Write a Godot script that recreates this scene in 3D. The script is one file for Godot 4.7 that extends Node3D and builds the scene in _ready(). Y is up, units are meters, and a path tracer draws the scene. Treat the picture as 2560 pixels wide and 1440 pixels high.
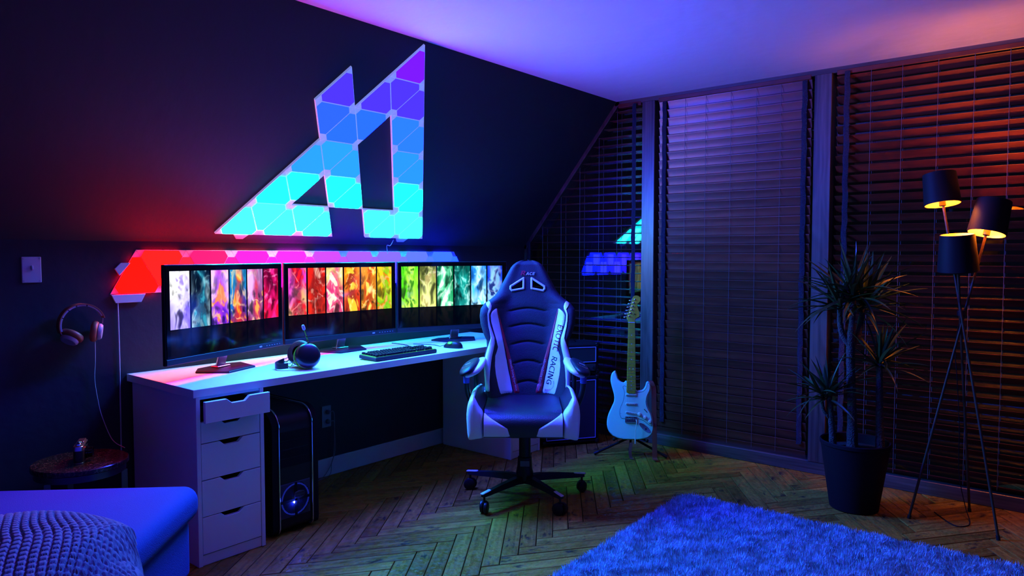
extends Node3D
# A dark attic room with colour-changing wall lights over a desk, a racing chair, a guitar corner and blinds.
# x runs along the desk wall (0 at the window wall, negative to the left), z away from the desk wall, y up; metres.

const TAN := 0.57735

# ---------------------------------------------------------------- mesh builder
class MB:
	var P := PackedVector3Array()
	var U := PackedVector2Array()

	func tri(a: Vector3, b: Vector3, c: Vector3, ua := Vector2.ZERO, ub := Vector2.ZERO, uc := Vector2.ZERO) -> void:
		P.append(a); P.append(b); P.append(c)
		U.append(ua); U.append(ub); U.append(uc)

	func quad(a: Vector3, b: Vector3, c: Vector3, d: Vector3, ua := Vector2(0, 0), ub := Vector2(1, 0), uc := Vector2(1, 1), ud := Vector2(0, 1)) -> void:
		tri(a, b, c, ua, ub, uc)
		tri(a, c, d, ua, uc, ud)

	func ctri(a: Vector3, b: Vector3, c: Vector3, o: Vector3) -> void:   # a face of a convex body round o
		if (b - a).cross(c - a).dot((a + b + c) / 3.0 - o) < 0.0:
			var t := b
			b = c
			c = t
		var n := (b - a).cross(c - a).abs()
		var f := func(p: Vector3) -> Vector2:
			if n.x >= n.y and n.x >= n.z: return Vector2(p.z, p.y)
			return Vector2(p.x, p.z) if n.y >= n.z else Vector2(p.x, p.y)
		tri(a, b, c, f.call(a), f.call(b), f.call(c))

	func cquad(a: Vector3, b: Vector3, c: Vector3, d: Vector3, o: Vector3) -> void:
		ctri(a, b, c, o)
		ctri(a, c, d, o)

	func box(c: Vector3, s: Vector3, bevel := 0.0, t := Transform3D()) -> void:   # a box with chamfered edges
		var h := s / 2.0
		var b := minf(bevel, minf(h.x, minf(h.y, h.z)) * 0.95)
		var at := func(sx: float, sy: float, sz: float, ax: int) -> Vector3:
			var q := Vector3(sx * h.x, sy * h.y, sz * h.z)
			if ax != 0: q.x -= sx * b
			if ax != 1: q.y -= sy * b
			if ax != 2: q.z -= sz * b
			return t * (c + q)
		var o := t * c
		for ax in 3:
			for s0 in [-1.0, 1.0]:
				var k := []
				for e in [[-1, -1], [1, -1], [1, 1], [-1, 1]]:
					var v := [0.0, 0.0, 0.0]
					v[ax] = s0
					v[(ax + 1) % 3] = float(e[0])
					v[(ax + 2) % 3] = float(e[1])
					k.append(at.call(v[0], v[1], v[2], ax))
				cquad(k[0], k[1], k[2], k[3], o)
		if b <= 0.0: return
		for ax in 3:
			for e in [[-1, -1], [1, -1], [1, 1], [-1, 1]]:
				var v := [0.0, 0.0, 0.0]
				v[(ax + 1) % 3] = float(e[0])
				v[(ax + 2) % 3] = float(e[1])
				var w := v.duplicate()
				v[ax] = -1.0
				w[ax] = 1.0
				cquad(at.call(v[0], v[1], v[2], (ax + 1) % 3), at.call(w[0], w[1], w[2], (ax + 1) % 3), at.call(w[0], w[1], w[2], (ax + 2) % 3), at.call(v[0], v[1], v[2], (ax + 2) % 3), o)
		for sx in [-1.0, 1.0]:
			for sy in [-1.0, 1.0]:
				for sz in [-1.0, 1.0]:
					ctri(at.call(sx, sy, sz, 0), at.call(sx, sy, sz, 1), at.call(sx, sy, sz, 2), o)

	func lathe(prof: Array, seg := 24, t := Transform3D(), arc := TAU) -> void:   # prof: Vector2(radius, height) from bottom to top
		for i in prof.size() - 1:
			for k in seg:
				var a0 := arc * k / seg
				var a1 := arc * (k + 1) / seg
				var p: Vector2 = prof[i]
				var q: Vector2 = prof[i + 1]
				var p0 := t * Vector3(p.x * cos(a0), p.y, p.x * sin(a0))
				var p1 := t * Vector3(p.x * cos(a1), p.y, p.x * sin(a1))
				var q0 := t * Vector3(q.x * cos(a0), q.y, q.x * sin(a0))
				var q1 := t * Vector3(q.x * cos(a1), q.y, q.x * sin(a1))
				var u0 := float(k) / seg
				var u1 := float(k + 1) / seg
				if p.x < 1e-6: tri(p0, q0, q1, Vector2(u0, p.y), Vector2(u0, q.y), Vector2(u1, q.y))
				elif q.x < 1e-6: tri(p0, q0, p1, Vector2(u0, p.y), Vector2(u0, q.y), Vector2(u1, p.y))
				else: quad(p0, q0, q1, p1, Vector2(u0, p.y), Vector2(u0, q.y), Vector2(u1, q.y), Vector2(u1, p.y))

	func tube(path: Array, radius, seg := 8, caps := true, flat := 1.0) -> void:   # radius: one number or one per point
		var n := path.size()
		var rings := []
		var N := Vector3.ZERO
		for i in n:
			var T: Vector3 = (path[mini(i + 1, n - 1)] - path[maxi(i - 1, 0)]).normalized()
			if N == Vector3.ZERO: N = T.cross(Vector3.UP if absf(T.y) < 0.9 else Vector3.RIGHT).normalized()
			N = (N - T * N.dot(T)).normalized()
			var B := T.cross(N)
			var r: float = radius[i] if radius is Array else radius
			var ring := []
			for k in seg:
				var a := TAU * k / seg
				ring.append(path[i] + (N * cos(a) + B * sin(a) * flat) * r)
			rings.append(ring)
		for i in n - 1:
			for k in seg:
				var m := (k + 1) % seg
				quad(rings[i][k], rings[i][m], rings[i + 1][m], rings[i + 1][k], Vector2(float(k) / seg, i), Vector2(float(k + 1) / seg, i), Vector2(float(k + 1) / seg, i + 1), Vector2(float(k) / seg, i + 1))
		if caps:
			for k in seg:
				var m := (k + 1) % seg
				tri(path[0], rings[0][m], rings[0][k])
				tri(path[n - 1], rings[n - 1][k], rings[n - 1][m])

	func grid(nu: int, nv: int, f: Callable, flip := false) -> void:   # a patch f(u, v), u and v in 0..1; outside where du x dv points
		var pts := []
		for j in nv + 1:
			var row := PackedVector3Array()
			for i in nu + 1:
				row.append(f.call(float(i) / nu, float(j) / nv))
			pts.append(row)
		for j in nv:
			for i in nu:
				var a: Vector3 = pts[j][i]
				var b: Vector3 = pts[j][i + 1]
				var c: Vector3 = pts[j + 1][i + 1]
				var d: Vector3 = pts[j + 1][i]
				var u0 := float(i) / nu
				var u1 := float(i + 1) / nu
				var v0 := float(j) / nv
				var v1 := float(j + 1) / nv
				if flip: quad(a, d, c, b, Vector2(u0, v0), Vector2(u0, v1), Vector2(u1, v1), Vector2(u1, v0))
				else: quad(a, b, c, d, Vector2(u0, v0), Vector2(u1, v0), Vector2(u1, v1), Vector2(u0, v1))

	func extrude(poly: PackedVector2Array, z0: float, z1: float, bevel := 0.0, t := Transform3D(), back := true) -> void:   # outline in x, y; front at z1
		if Geometry2D.is_polygon_clockwise(poly):
			poly = poly.duplicate()
			poly.reverse()
		var n := poly.size()
		var inset := PackedVector2Array()
		for i in n:
			var e0 := (poly[i] - poly[(i + n - 1) % n]).normalized()
			var e1 := (poly[(i + 1) % n] - poly[i]).normalized()
			var m := (Vector2(-e0.y, e0.x) + Vector2(-e1.y, e1.x))
			m = m.normalized() / maxf(0.5, sqrt((1.0 + e0.dot(e1)) / 2.0))
			inset.append(poly[i] + m * bevel)
		var idx := Geometry2D.triangulate_polygon(inset if bevel > 0.0 else poly)
		var cap := inset if bevel > 0.0 else poly
		var sides := [[poly, z0 + (bevel if back else 0.0)], [poly, z1 - bevel]]
		if bevel > 0.0:
			if back: sides.push_front([inset, z0])
			sides.append([inset, z1])
		for s in sides.size() - 1:
			for i in n:
				var j := (i + 1) % n
				var a: Vector2 = sides[s][0][i]
				var b: Vector2 = sides[s][0][j]
				var c: Vector2 = sides[s + 1][0][j]
				var d: Vector2 = sides[s + 1][0][i]
				quad(t * Vector3(a.x, a.y, sides[s][1]), t * Vector3(b.x, b.y, sides[s][1]), t * Vector3(c.x, c.y, sides[s + 1][1]), t * Vector3(d.x, d.y, sides[s + 1][1]), a, b, c, d)
		for k in range(0, idx.size(), 3):
			var a := cap[idx[k]]
			var b := cap[idx[k + 1]]
			var c := cap[idx[k + 2]]
			if (b - a).cross(c - a) < 0.0:
				var w := b
				b = c
				c = w
			tri(t * Vector3(a.x, a.y, z1), t * Vector3(b.x, b.y, z1), t * Vector3(c.x, c.y, z1), a, b, c)
			if back: tri(t * Vector3(a.x, a.y, z0), t * Vector3(c.x, c.y, z0), t * Vector3(b.x, b.y, z0), a, c, b)

	func ball(c: Vector3, r: Vector3, t := Transform3D(), nu := 16, nv := 10, e := 1.0) -> void:   # an ellipsoid; e below 1 makes it boxier
		var pw := func(x: float) -> float: return signf(x) * pow(absf(x), e)
		grid(nu, nv, func(u: float, v: float) -> Vector3:
			var a := TAU * u
			var b := PI * (v - 0.5)
			return t * (c + Vector3(r.x * pw.call(cos(b)) * pw.call(cos(a)), r.y * pw.call(sin(b)), -r.z * pw.call(cos(b)) * pw.call(sin(a)))))

	func mesh(smooth := 40.0) -> ArrayMesh:   # normals join across edges flatter than the given angle
		var n := P.size()
		var F := PackedVector3Array()
		F.resize(n / 3)
		var at := {}
		for k in n / 3:
			F[k] = (P[3 * k + 1] - P[3 * k]).cross(P[3 * k + 2] - P[3 * k])
		var nrm := PackedVector3Array()
		nrm.resize(n)
		if smooth <= 0.0:
			for i in n: nrm[i] = F[i / 3].normalized()
		else:
			var lim := cos(deg_to_rad(smooth))
			for i in n:
				var key := Vector3i((P[i] * 20000.0).round())
				if at.has(key): at[key].append(i / 3)
				else: at[key] = PackedInt32Array([i / 3])
			var unit := PackedVector3Array()
			unit.resize(n / 3)
			for k in n / 3: unit[k] = F[k].normalized()
			for i in n:
				var me := unit[i / 3]
				var s := Vector3.ZERO
				for k in at[Vector3i((P[i] * 20000.0).round())]:
					if unit[k].dot(me) > lim: s += F[k]
				nrm[i] = s.normalized() if s.length_squared() > 1e-24 else me
		var V := PackedVector3Array()
		var NN := PackedVector3Array()
		var UU := PackedVector2Array()
		for k in n / 3:
			if F[k].length_squared() < 1e-22: continue
			for j in [0, 2, 1]:
				V.append(P[3 * k + j])
				NN.append(nrm[3 * k + j])
				UU.append(U[3 * k + j])
		var a := []
		a.resize(Mesh.ARRAY_MAX)
		a[Mesh.ARRAY_VERTEX] = V
		a[Mesh.ARRAY_NORMAL] = NN
		a[Mesh.ARRAY_TEX_UV] = UU
		var am := ArrayMesh.new()
		am.add_surface_from_arrays(Mesh.PRIMITIVE_TRIANGLES, a)
		return am

# ---------------------------------------------------------------- scene helpers
var M := {}
var rng := RandomNumberGenerator.new()

func v2(mm: Array) -> PackedVector2Array:   # millimetres to metres
	var out := PackedVector2Array()
	for i in range(0, mm.size(), 2): out.append(Vector2(mm[i], mm[i + 1]) / 1000.0)
	return out

func smooth2(p: PackedVector2Array, per := 3) -> PackedVector2Array:   # closed Catmull-Rom through the points
	var out := PackedVector2Array()
	var n := p.size()
	for i in n:
		for k in per:
			out.append(p[i].cubic_interpolate(p[(i + 1) % n], p[(i + n - 1) % n], p[(i + 2) % n], float(k) / per))
	return out

func smooth3(p: Array, per := 6) -> Array:   # open curve through the points
	var out := []
	var n := p.size()
	for i in n - 1:
		for k in per:
			out.append(p[i].cubic_interpolate(p[i + 1], p[maxi(i - 1, 0)], p[mini(i + 2, n - 1)], float(k) / per))
	out.append(p[n - 1])
	return out

func lerp_at(xs: Array, ys: Array, x: float) -> float:
	for i in xs.size() - 1:
		if (x - xs[i]) * (x - xs[i + 1]) <= 0.0:
			return lerpf(ys[i], ys[i + 1], (x - xs[i]) / (xs[i + 1] - xs[i]))
	return ys[0] if absf(x - xs[0]) < absf(x - xs[-1]) else ys[-1]

func thing(called: String, label: String, category: String, at := Vector3.ZERO, turn := 0.0, group := "") -> Node3D:
	var o := Node3D.new()
	o.name = called
	add_child(o, true)
	o.position = at
	o.rotation_degrees.y = turn
	tag(o, label, category, group)
	return o

func tag(o: Node3D, label: String, category: String, group := "") -> void:
	o.set_meta("label", label)
	o.set_meta("category", category)
	if group: o.set_meta("group", group)

func put(called: String, what, m: Material, parent: Node = self, smooth := 40.0) -> MeshInstance3D:
	var o := MeshInstance3D.new()
	o.name = called
	o.mesh = what.mesh(smooth) if what is MB else what
	o.material_override = m
	parent.add_child(o, true)
	return o

func struct(called: String, what, m: Material, parent: Node = self, smooth := 40.0) -> MeshInstance3D:
	var o := put(called, what, m, parent, smooth)
	o.set_meta("kind", "structure")
	return o

func lin(r: float, g: float, b: float) -> Color:
	return Color(r, g, b).linear_to_srgb()

func mat(c: Color, rough := 0.5, metal := 0.0) -> StandardMaterial3D:
	var m := StandardMaterial3D.new()
	m.albedo_color = c
	m.roughness = rough
	m.metallic = metal
	return m

func glow(c: Color, energy: float, base := Color(0.02, 0.02, 0.02)) -> StandardMaterial3D:
	var m := mat(base, 0.4)
	m.emission_enabled = true
	m.emission = c
	m.emission_energy_multiplier = energy
	return m

func noise_tex(freq: float, size := 512, normal := false, strength := 4.0, octaves := 4, kind := FastNoiseLite.TYPE_SIMPLEX_SMOOTH, sd := 1) -> NoiseTexture2D:
	var n := FastNoiseLite.new()
	n.noise_type = kind
	n.frequency = freq
	n.fractal_octaves = octaves
	n.seed = sd
	var t := NoiseTexture2D.new()
	t.width = size
	t.height = size
	t.seamless = true
	t.noise = n
	t.as_normal_map = normal
	t.bump_strength = strength
	return t

func tri_map(m: StandardMaterial3D, per_metre: float) -> StandardMaterial3D:
	m.uv1_triplanar = true
	m.uv1_scale = Vector3.ONE * per_metre
	return m

func bumpy(m: StandardMaterial3D, t: Texture2D, scale: float, per_metre: float) -> StandardMaterial3D:
	m.normal_enabled = true
	m.normal_texture = t
	m.normal_scale = scale
	return tri_map(m, per_metre)

func area_light(parent: Node, at: Transform3D, size: Vector2, c: Color, energy: float) -> void:
	var l := AreaLight3D.new()
	l.name = "light"
	l.transform = at
	l.area_size = size
	l.light_color = c
	l.light_energy = energy
	l.area_range = 9.0
	l.area_attenuation = 2.0
	l.shadow_enabled = true
	parent.add_child(l, true)

func omni(parent: Node, at: Vector3, c: Color, energy: float, size := 0.03) -> void:
	var l := OmniLight3D.new()
	l.name = "light"
	l.position = at
	l.light_color = c
	l.light_energy = energy
	l.light_size = size
	l.omni_range = 9.0
	l.omni_attenuation = 2.0
	l.shadow_enabled = true
	parent.add_child(l, true)

# wood texture: grain along u, knots and pores; tone from a to b (linear)
func wood_image(w: int, h: int, a: Color, b: Color, sd: int, stain := 0.0, stretch := 9.0) -> ImageTexture:
	var n := FastNoiseLite.new()
	n.seed = sd
	n.noise_type = FastNoiseLite.TYPE_SIMPLEX_SMOOTH
	n.frequency = 0.01
	n.fractal_octaves = 4
	var n2 := FastNoiseLite.new()
	n2.seed = sd + 7
	n2.frequency = 0.008
	n2.fractal_octaves = 3
	var im := Image.create(w, h, false, Image.FORMAT_RGB8)
	for y in h:
		for x in w:
			var warp := n2.get_noise_2d(x * 0.30, y * 0.9)
			var g := 0.5 + 0.5 * sin(y * 0.22 + warp * 16.0)
			var f := n.get_noise_2d(x / stretch, y * 9.0 + 900.0)
			var t := clampf(0.5 + 0.22 * (g - 0.5) + 0.42 * f + warp * 0.45, 0.0, 1.0)
			var c := a.lerp(b, t)
			if stain > 0.0:
				var big := n2.get_noise_2d(x * 0.5 + 400.0, y * 1.1)
				var s := 0.75 * big + 0.8 * n.get_noise_2d(x * 0.9 + 300.0, y * 5.0) + 0.35 * n.get_noise_2d(x * 4.0, y * 12.0 + 50.0)
				var k := clampf((s - 0.36) * 3.0, 0.0, 1.0) * stain
				c = c.lerp(Color(0.02, 0.015, 0.011), k)
			im.set_pixel(x, y, c.linear_to_srgb())
	im.generate_mipmaps()
	return ImageTexture.create_from_image(im)

func _ready() -> void:
	rng.seed = 11
	camera_and_air()
	materials()
	room()
	floor_planks()
	window_wall()
	blinds()
	light_sign()
	light_strip()
	desk()
	monitors()
	desk_things()
	left_corner()
	computer()
	gaming_chair()
	amplifier()
	guitar()
	plant()
	floor_lamp()
	rug()
	sofa()

const SIGN := 17.0      # radiance of the wall panels
const SIGN_LAMP := 1.0
const LAMP := 1.0

func camera_and_air() -> void:
	var cam := Camera3D.new()
	cam.name = "camera"
	cam.fov = rad_to_deg(2.0 * atan(720.0 / 1780.0))
	cam.near = 0.05
	cam.far = 60.0
	var a := deg_to_rad(39.55)
	var level := Vector3(cos(a), 0, -sin(a))
	var pitch := atan(82.0 / 1780.0)
	add_child(cam, true)
	cam.position = Vector3(-4.36, 1.29, 3.46)
	cam.basis = Basis.looking_at(level * cos(pitch) - Vector3.UP * sin(pitch), Vector3.UP)
	cam.current = true
	var env := Environment.new()
	env.background_mode = Environment.BG_COLOR
	env.background_color = Color(0.012, 0.015, 0.03)
	env.tonemap_mode = Environment.TONE_MAPPER_LINEAR
	env.tonemap_exposure = 1.0
	env.sdfgi_enabled = true
	env.ssao_enabled = true
	env.ssil_enabled = true
	var we := WorldEnvironment.new()
	we.name = "world_environment"
	we.environment = env
	add_child(we, true)

func materials() -> void:
	var cloth_n := noise_tex(0.12, 256, true, 6.0, 2, FastNoiseLite.TYPE_VALUE, 5)
	var leather_n := noise_tex(0.06, 512, true, 8.0, 2, FastNoiseLite.TYPE_CELLULAR, 9)
	var plaster_n := noise_tex(0.02, 512, true, 2.0, 5, FastNoiseLite.TYPE_SIMPLEX_SMOOTH, 3)
	M.wall = bumpy(mat(lin(0.036, 0.036, 0.042), 0.6), plaster_n, 0.35, 1.3)
	M.wall.metallic_specular = 0.25
	M.ceiling = bumpy(mat(lin(0.45, 0.45, 0.45), 0.85), plaster_n, 0.3, 0.7)
	M.white = mat(lin(0.84, 0.84, 0.84), 0.42)
	M.skirting = mat(lin(0.55, 0.55, 0.55), 0.5)
	M.plate = mat(lin(0.55, 0.55, 0.55), 0.4)
	M.black = mat(lin(0.012, 0.012, 0.013), 0.38)
	M.matt_black = mat(lin(0.009, 0.009, 0.010), 0.7)
	M.matt_black.metallic_specular = 0.25
	M.black.metallic_specular = 0.35
	M.gloss_black = mat(lin(0.006, 0.006, 0.007), 0.08)
	M.dark_plastic = mat(lin(0.017, 0.018, 0.020), 0.42)
	M.dark_plastic.metallic_specular = 0.3
	M.chrome = mat(lin(0.75, 0.75, 0.77), 0.12, 1.0)
	M.steel = mat(lin(0.55, 0.55, 0.57), 0.3, 1.0)
	M.gap = mat(lin(0.004, 0.003, 0.003), 0.9)
	M.lamp_white = mat(lin(0.62, 0.62, 0.62), 0.4)
	M.panel_shell = glow(lin(0.32, 0.46, 1.0), 0.42, lin(0.6, 0.6, 0.6))
	M.leather_dark = bumpy(mat(lin(0.014, 0.014, 0.016), 0.42), leather_n, 0.6, 9.0)
	M.cloth_dark = bumpy(mat(lin(0.012, 0.013, 0.017), 0.8), cloth_n, 0.8, 14.0)
	M.leather_white = bumpy(mat(lin(0.84, 0.84, 0.84), 0.38), leather_n, 0.36, 10.0)
	M.leather_red = bumpy(mat(lin(0.42, 0.012, 0.03), 0.5), cloth_n, 0.3, 18.0)
	M.sofa = bumpy(mat(lin(0.012, 0.032, 0.22), 0.9), cloth_n, 0.5, 15.0)
	M.blue_sleeve = mat(lin(0.05, 0.06, 0.5), 0.35)
	M.green = mat(lin(0.20, 0.62, 0.01), 0.4)
	M.tan_leather = mat(lin(0.33, 0.095, 0.035), 0.5)
	M.cable_white = mat(lin(0.5, 0.5, 0.52), 0.5)
	var slat_t := wood_image(1024, 256, Color(0.060, 0.014, 0.006), Color(0.165, 0.036, 0.015), 21)
	M.slat = mat(Color.WHITE, 0.36)
	M.slat.albedo_texture = slat_t
	var trim_t := wood_image(1024, 256, Color(0.022, 0.015, 0.011), Color(0.125, 0.094, 0.072), 33, 0.0, 22.0)
	M.trim = mat(Color.WHITE, 0.36)
	M.trim.albedo_texture = trim_t
	M.floor = mat(Color.WHITE, 0.40)
	M.floor.albedo_texture = wood_image(1024, 512, Color(0.170, 0.090, 0.010), Color(0.44, 0.250, 0.026), 5, 0.8, 16.0)
	M.floor.roughness_texture = noise_tex(0.03, 512, false, 1.0, 4, FastNoiseLite.TYPE_SIMPLEX_SMOOTH, 8)
	M.floor.roughness = 0.8
	M.floor.metallic_specular = 0.22
	M.floor.normal_enabled = true
	M.floor.normal_texture = noise_tex(0.06, 512, true, 3.0, 4, FastNoiseLite.TYPE_SIMPLEX_SMOOTH, 18)
	M.floor.normal_scale = 0.5
	M.glass = mat(Color(0.0, 0.0, 0.0, 0.02), 0.02)
	M.glass.transparency = BaseMaterial3D.TRANSPARENCY_ALPHA
	M.tape = bumpy(mat(lin(0.014, 0.018, 0.035), 0.3), noise_tex(0.09, 256, true, 14.0, 2, FastNoiseLite.TYPE_CELLULAR, 4), 1.6, 12.0)
	M.cord = mat(lin(0.10, 0.09, 0.10), 0.6)

const ROOF := 2.358     # ceiling height
const KNEE := 1.355     # height of the upright part of the desk wall
const RUN := 0.826      # how far the slope comes into the room

func room() -> void:
	var x0 := -6.4
	var w := MB.new()
	var prof := PackedVector2Array([Vector2(0, -0.15), Vector2(0, KNEE), Vector2(RUN, ROOF), Vector2(RUN, ROOF + 0.15), Vector2(-0.15, ROOF + 0.15), Vector2(-0.15, -0.15)])
	var t := Transform3D(Basis(Vector3(0, 0, 1), Vector3(0, 1, 0), Vector3(-1, 0, 0)), Vector3(0, 0, 0))   # outline x -> world z, extruded along -x
	w.extrude(prof, -0.12, -x0, 0.0, t)
	struct("wall_left", w, M.wall, self, 0)
	w = MB.new()
	w.box(Vector3(-3.2, ROOF + 0.06, 3.1), Vector3(6.6, 0.12, 5.2))
	struct("ceiling", w, M.ceiling, self, 0)
	w = MB.new()
	w.box(Vector3(x0 - 0.06, 1.2, 2.6), Vector3(0.12, 2.8, 5.6))
	struct("wall_rear", w, M.wall, self, 0)
	w = MB.new()
	w.box(Vector3(-3.1, 1.2, 5.46), Vector3(6.8, 2.8, 0.12))
	struct("wall_front", w, M.wall, self, 0)
	w = MB.new()
	w.box(Vector3(0.06, 1.2, 4.95), Vector3(0.16, 2.8, 1.1))
	struct("wall_right", w, M.wall, self, 0)
	w = MB.new()
	w.box(Vector3(-3.2, 0.052, 0.007), Vector3(6.38, 0.104, 0.014), 0.003)
	struct("baseboard_left", w, M.skirting, self, 0)

func plank_mesh(dir: int, variant: int, half := Vector2(0.2236, 0.03155), top := 0.0) -> MB:
	# one floorboard: a sheared block with eased edges, lying along x+ z-dir
	var m := MB.new()
	var sx := 1.38
	var r := sqrt(0.5)
	var map := func(p: float, q: float, y: float) -> Vector3:
		return Vector3(sx * (p + q) * r, y, (q - p) * r)
	var e := 0.0016
	var hp := half.x if dir == 0 else half.y
	var hq := half.y if dir == 0 else half.x
	var c := [Vector2(-hp, -hq), Vector2(hp, -hq), Vector2(hp, hq), Vector2(-hp, hq)]
	var ou := 0.28 + rng.randf() * 0.44
	var ov := 0.05 + variant / 13.5
	var uvf := func(p: float, q: float) -> Vector2:
		return Vector2(ou + (p if dir == 0 else q) * 1.1, ov + (q if dir == 0 else p) * 1.25)
	var k := []
	for v in c:
		var s := Vector2(v.x - signf(v.x) * e, v.y - signf(v.y) * e)
		k.append([map.call(s.x, s.y, top), map.call(v.x, v.y, top - e), map.call(v.x, v.y, -0.012), uvf.call(v.x, v.y)])
	var o := Vector3(0, -0.02, 0)
	# orientation: p x q seen from above; order so that normals face up
	m.tri(k[0][0], k[3][0], k[2][0], k[0][3], k[3][3], k[2][3])
	m.tri(k[0][0], k[2][0], k[1][0], k[0][3], k[2][3], k[1][3])
	if (k[3][0] - k[0][0]).cross(k[2][0] - k[0][0]).y < 0.0:
		m.P.clear()
		m.U.clear()
		m.tri(k[0][0], k[2][0], k[3][0], k[0][3], k[2][3], k[3][3])
		m.tri(k[0][0], k[1][0], k[2][0], k[0][3], k[1][3], k[2][3])
	for i in 4:
		var j := (i + 1) % 4
		m.cquad(k[i][0], k[j][0], k[j][1], k[i][1], o)
		m.cquad(k[i][1], k[j][1], k[j][2], k[i][2], o)
	# skirts share the end's uv
	for n in range(6, m.U.size()): m.U[n] = k[0][3]
	return m

func floor_planks() -> void:
	var slab := MB.new()
	slab.box(Vector3(-3.1, -0.072, 2.6), Vector3(6.8, 0.12, 5.9))
	var fl := struct("floor", slab, M.gap, self, 0)
	var kinds := []
	for d in 2:
		var row := []
		for v in 12:
			row.append(plank_mesh(d, v, Vector2(0.2230, 0.0307), [0.0, -0.0006, -0.0011][v % 3]).mesh(0))
		kinds.append(row)
	var w := 0.0642857
	var L := 0.45
	var sx := 1.38
	var r := sqrt(0.5)
	var spots := []
	for n in range(-12, 30):
		for k in range(-90, 60):
			for d in 2:
				var p := k * w - n * L
				var q := k * w + n * L
				var c := Vector2(p + L / 2.0, q + w / 2.0) if d == 0 else Vector2(p + w / 2.0, q + w + L / 2.0)
				var x := sx * (c.x + c.y) * r - 0.0765
				var z := (c.y - c.x) * r + 0.88
				if x < -6.5 or x > 0.3 or z < -0.2 or z > 5.6: continue
				spots.append([x, z, d])
	var eye := Vector2(-4.36, 3.46)
	var ahead := Vector2(cos(deg_to_rad(39.55)), -sin(deg_to_rad(39.55)))
	var seen := []
	var rest := []
	for s in spots:
		var rel := Vector2(s[0], s[1]) - eye
		var depth := rel.dot(ahead)
		var side := rel.dot(Vector2(-ahead.y, ahead.x))
		var hidden: bool = s[1] < 0.62 and (s[0] < -2.66 or (s[0] < -0.64 and s[0] > -0.95))   # under the drawer units
		if depth > 2.2 and absf(side) < depth * 0.75 and s[0] < 0.05 and s[1] > -0.05 and not hidden and not (s[1] > 2.1 and s[0] < -1.05): seen.append([depth, s])
		else: rest.append(s)
	seen.sort_custom(func(a, b): return a[0] < b[0])
	var n := 0
	var tones := []
	for i in 5:
		var m: StandardMaterial3D = M.floor.duplicate()
		var g: float = [1.0, 0.82, 1.12, 0.68, 0.94][i]
		m.albedo_color = lin(g, g * [1.0, 0.95, 1.0, 0.92, 1.03][i], g * [1.0, 0.9, 1.0, 0.85, 1.0][i])
		tones.append(m)
	for e in seen:
		var s = e[1]
		if n >= 300:
			rest.append(s)
			continue
		n += 1
		var o := put("plank", kinds[s[2]][rng.randi() % 12], tones[rng.randi() % 5], fl)
		o.position = Vector3(s[0], rng.randf_range(-0.0006, 0.0004), s[1])
	var st := SurfaceTool.new()
	for s in rest:
		st.append_from(kinds[s[2]][rng.randi() % 12], 0, Transform3D(Basis(), Vector3(s[0], 0, s[1])))
	var far := put("planks_beyond", st.commit(), M.floor, fl)
	far.set_meta("kind", "stuff")

const TRIM_X := -0.025

func board(called: String, c: Vector3, s: Vector3, along: int) -> void:   # a wooden trim board, grain along the given axis (1 y, 2 z)
	var m := MB.new()
	m.box(c, s, 0.003)
	for i in m.P.size():
		var p := m.P[i]
		m.U[i] = Vector2((p.y * 0.40 + 0.02 if along == 1 else p.z * 0.21 + 0.05), (p.z if along == 1 else p.y) * 1.9 + p.x * 1.9)
	struct(called, m, M.trim, self, 0)

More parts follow.
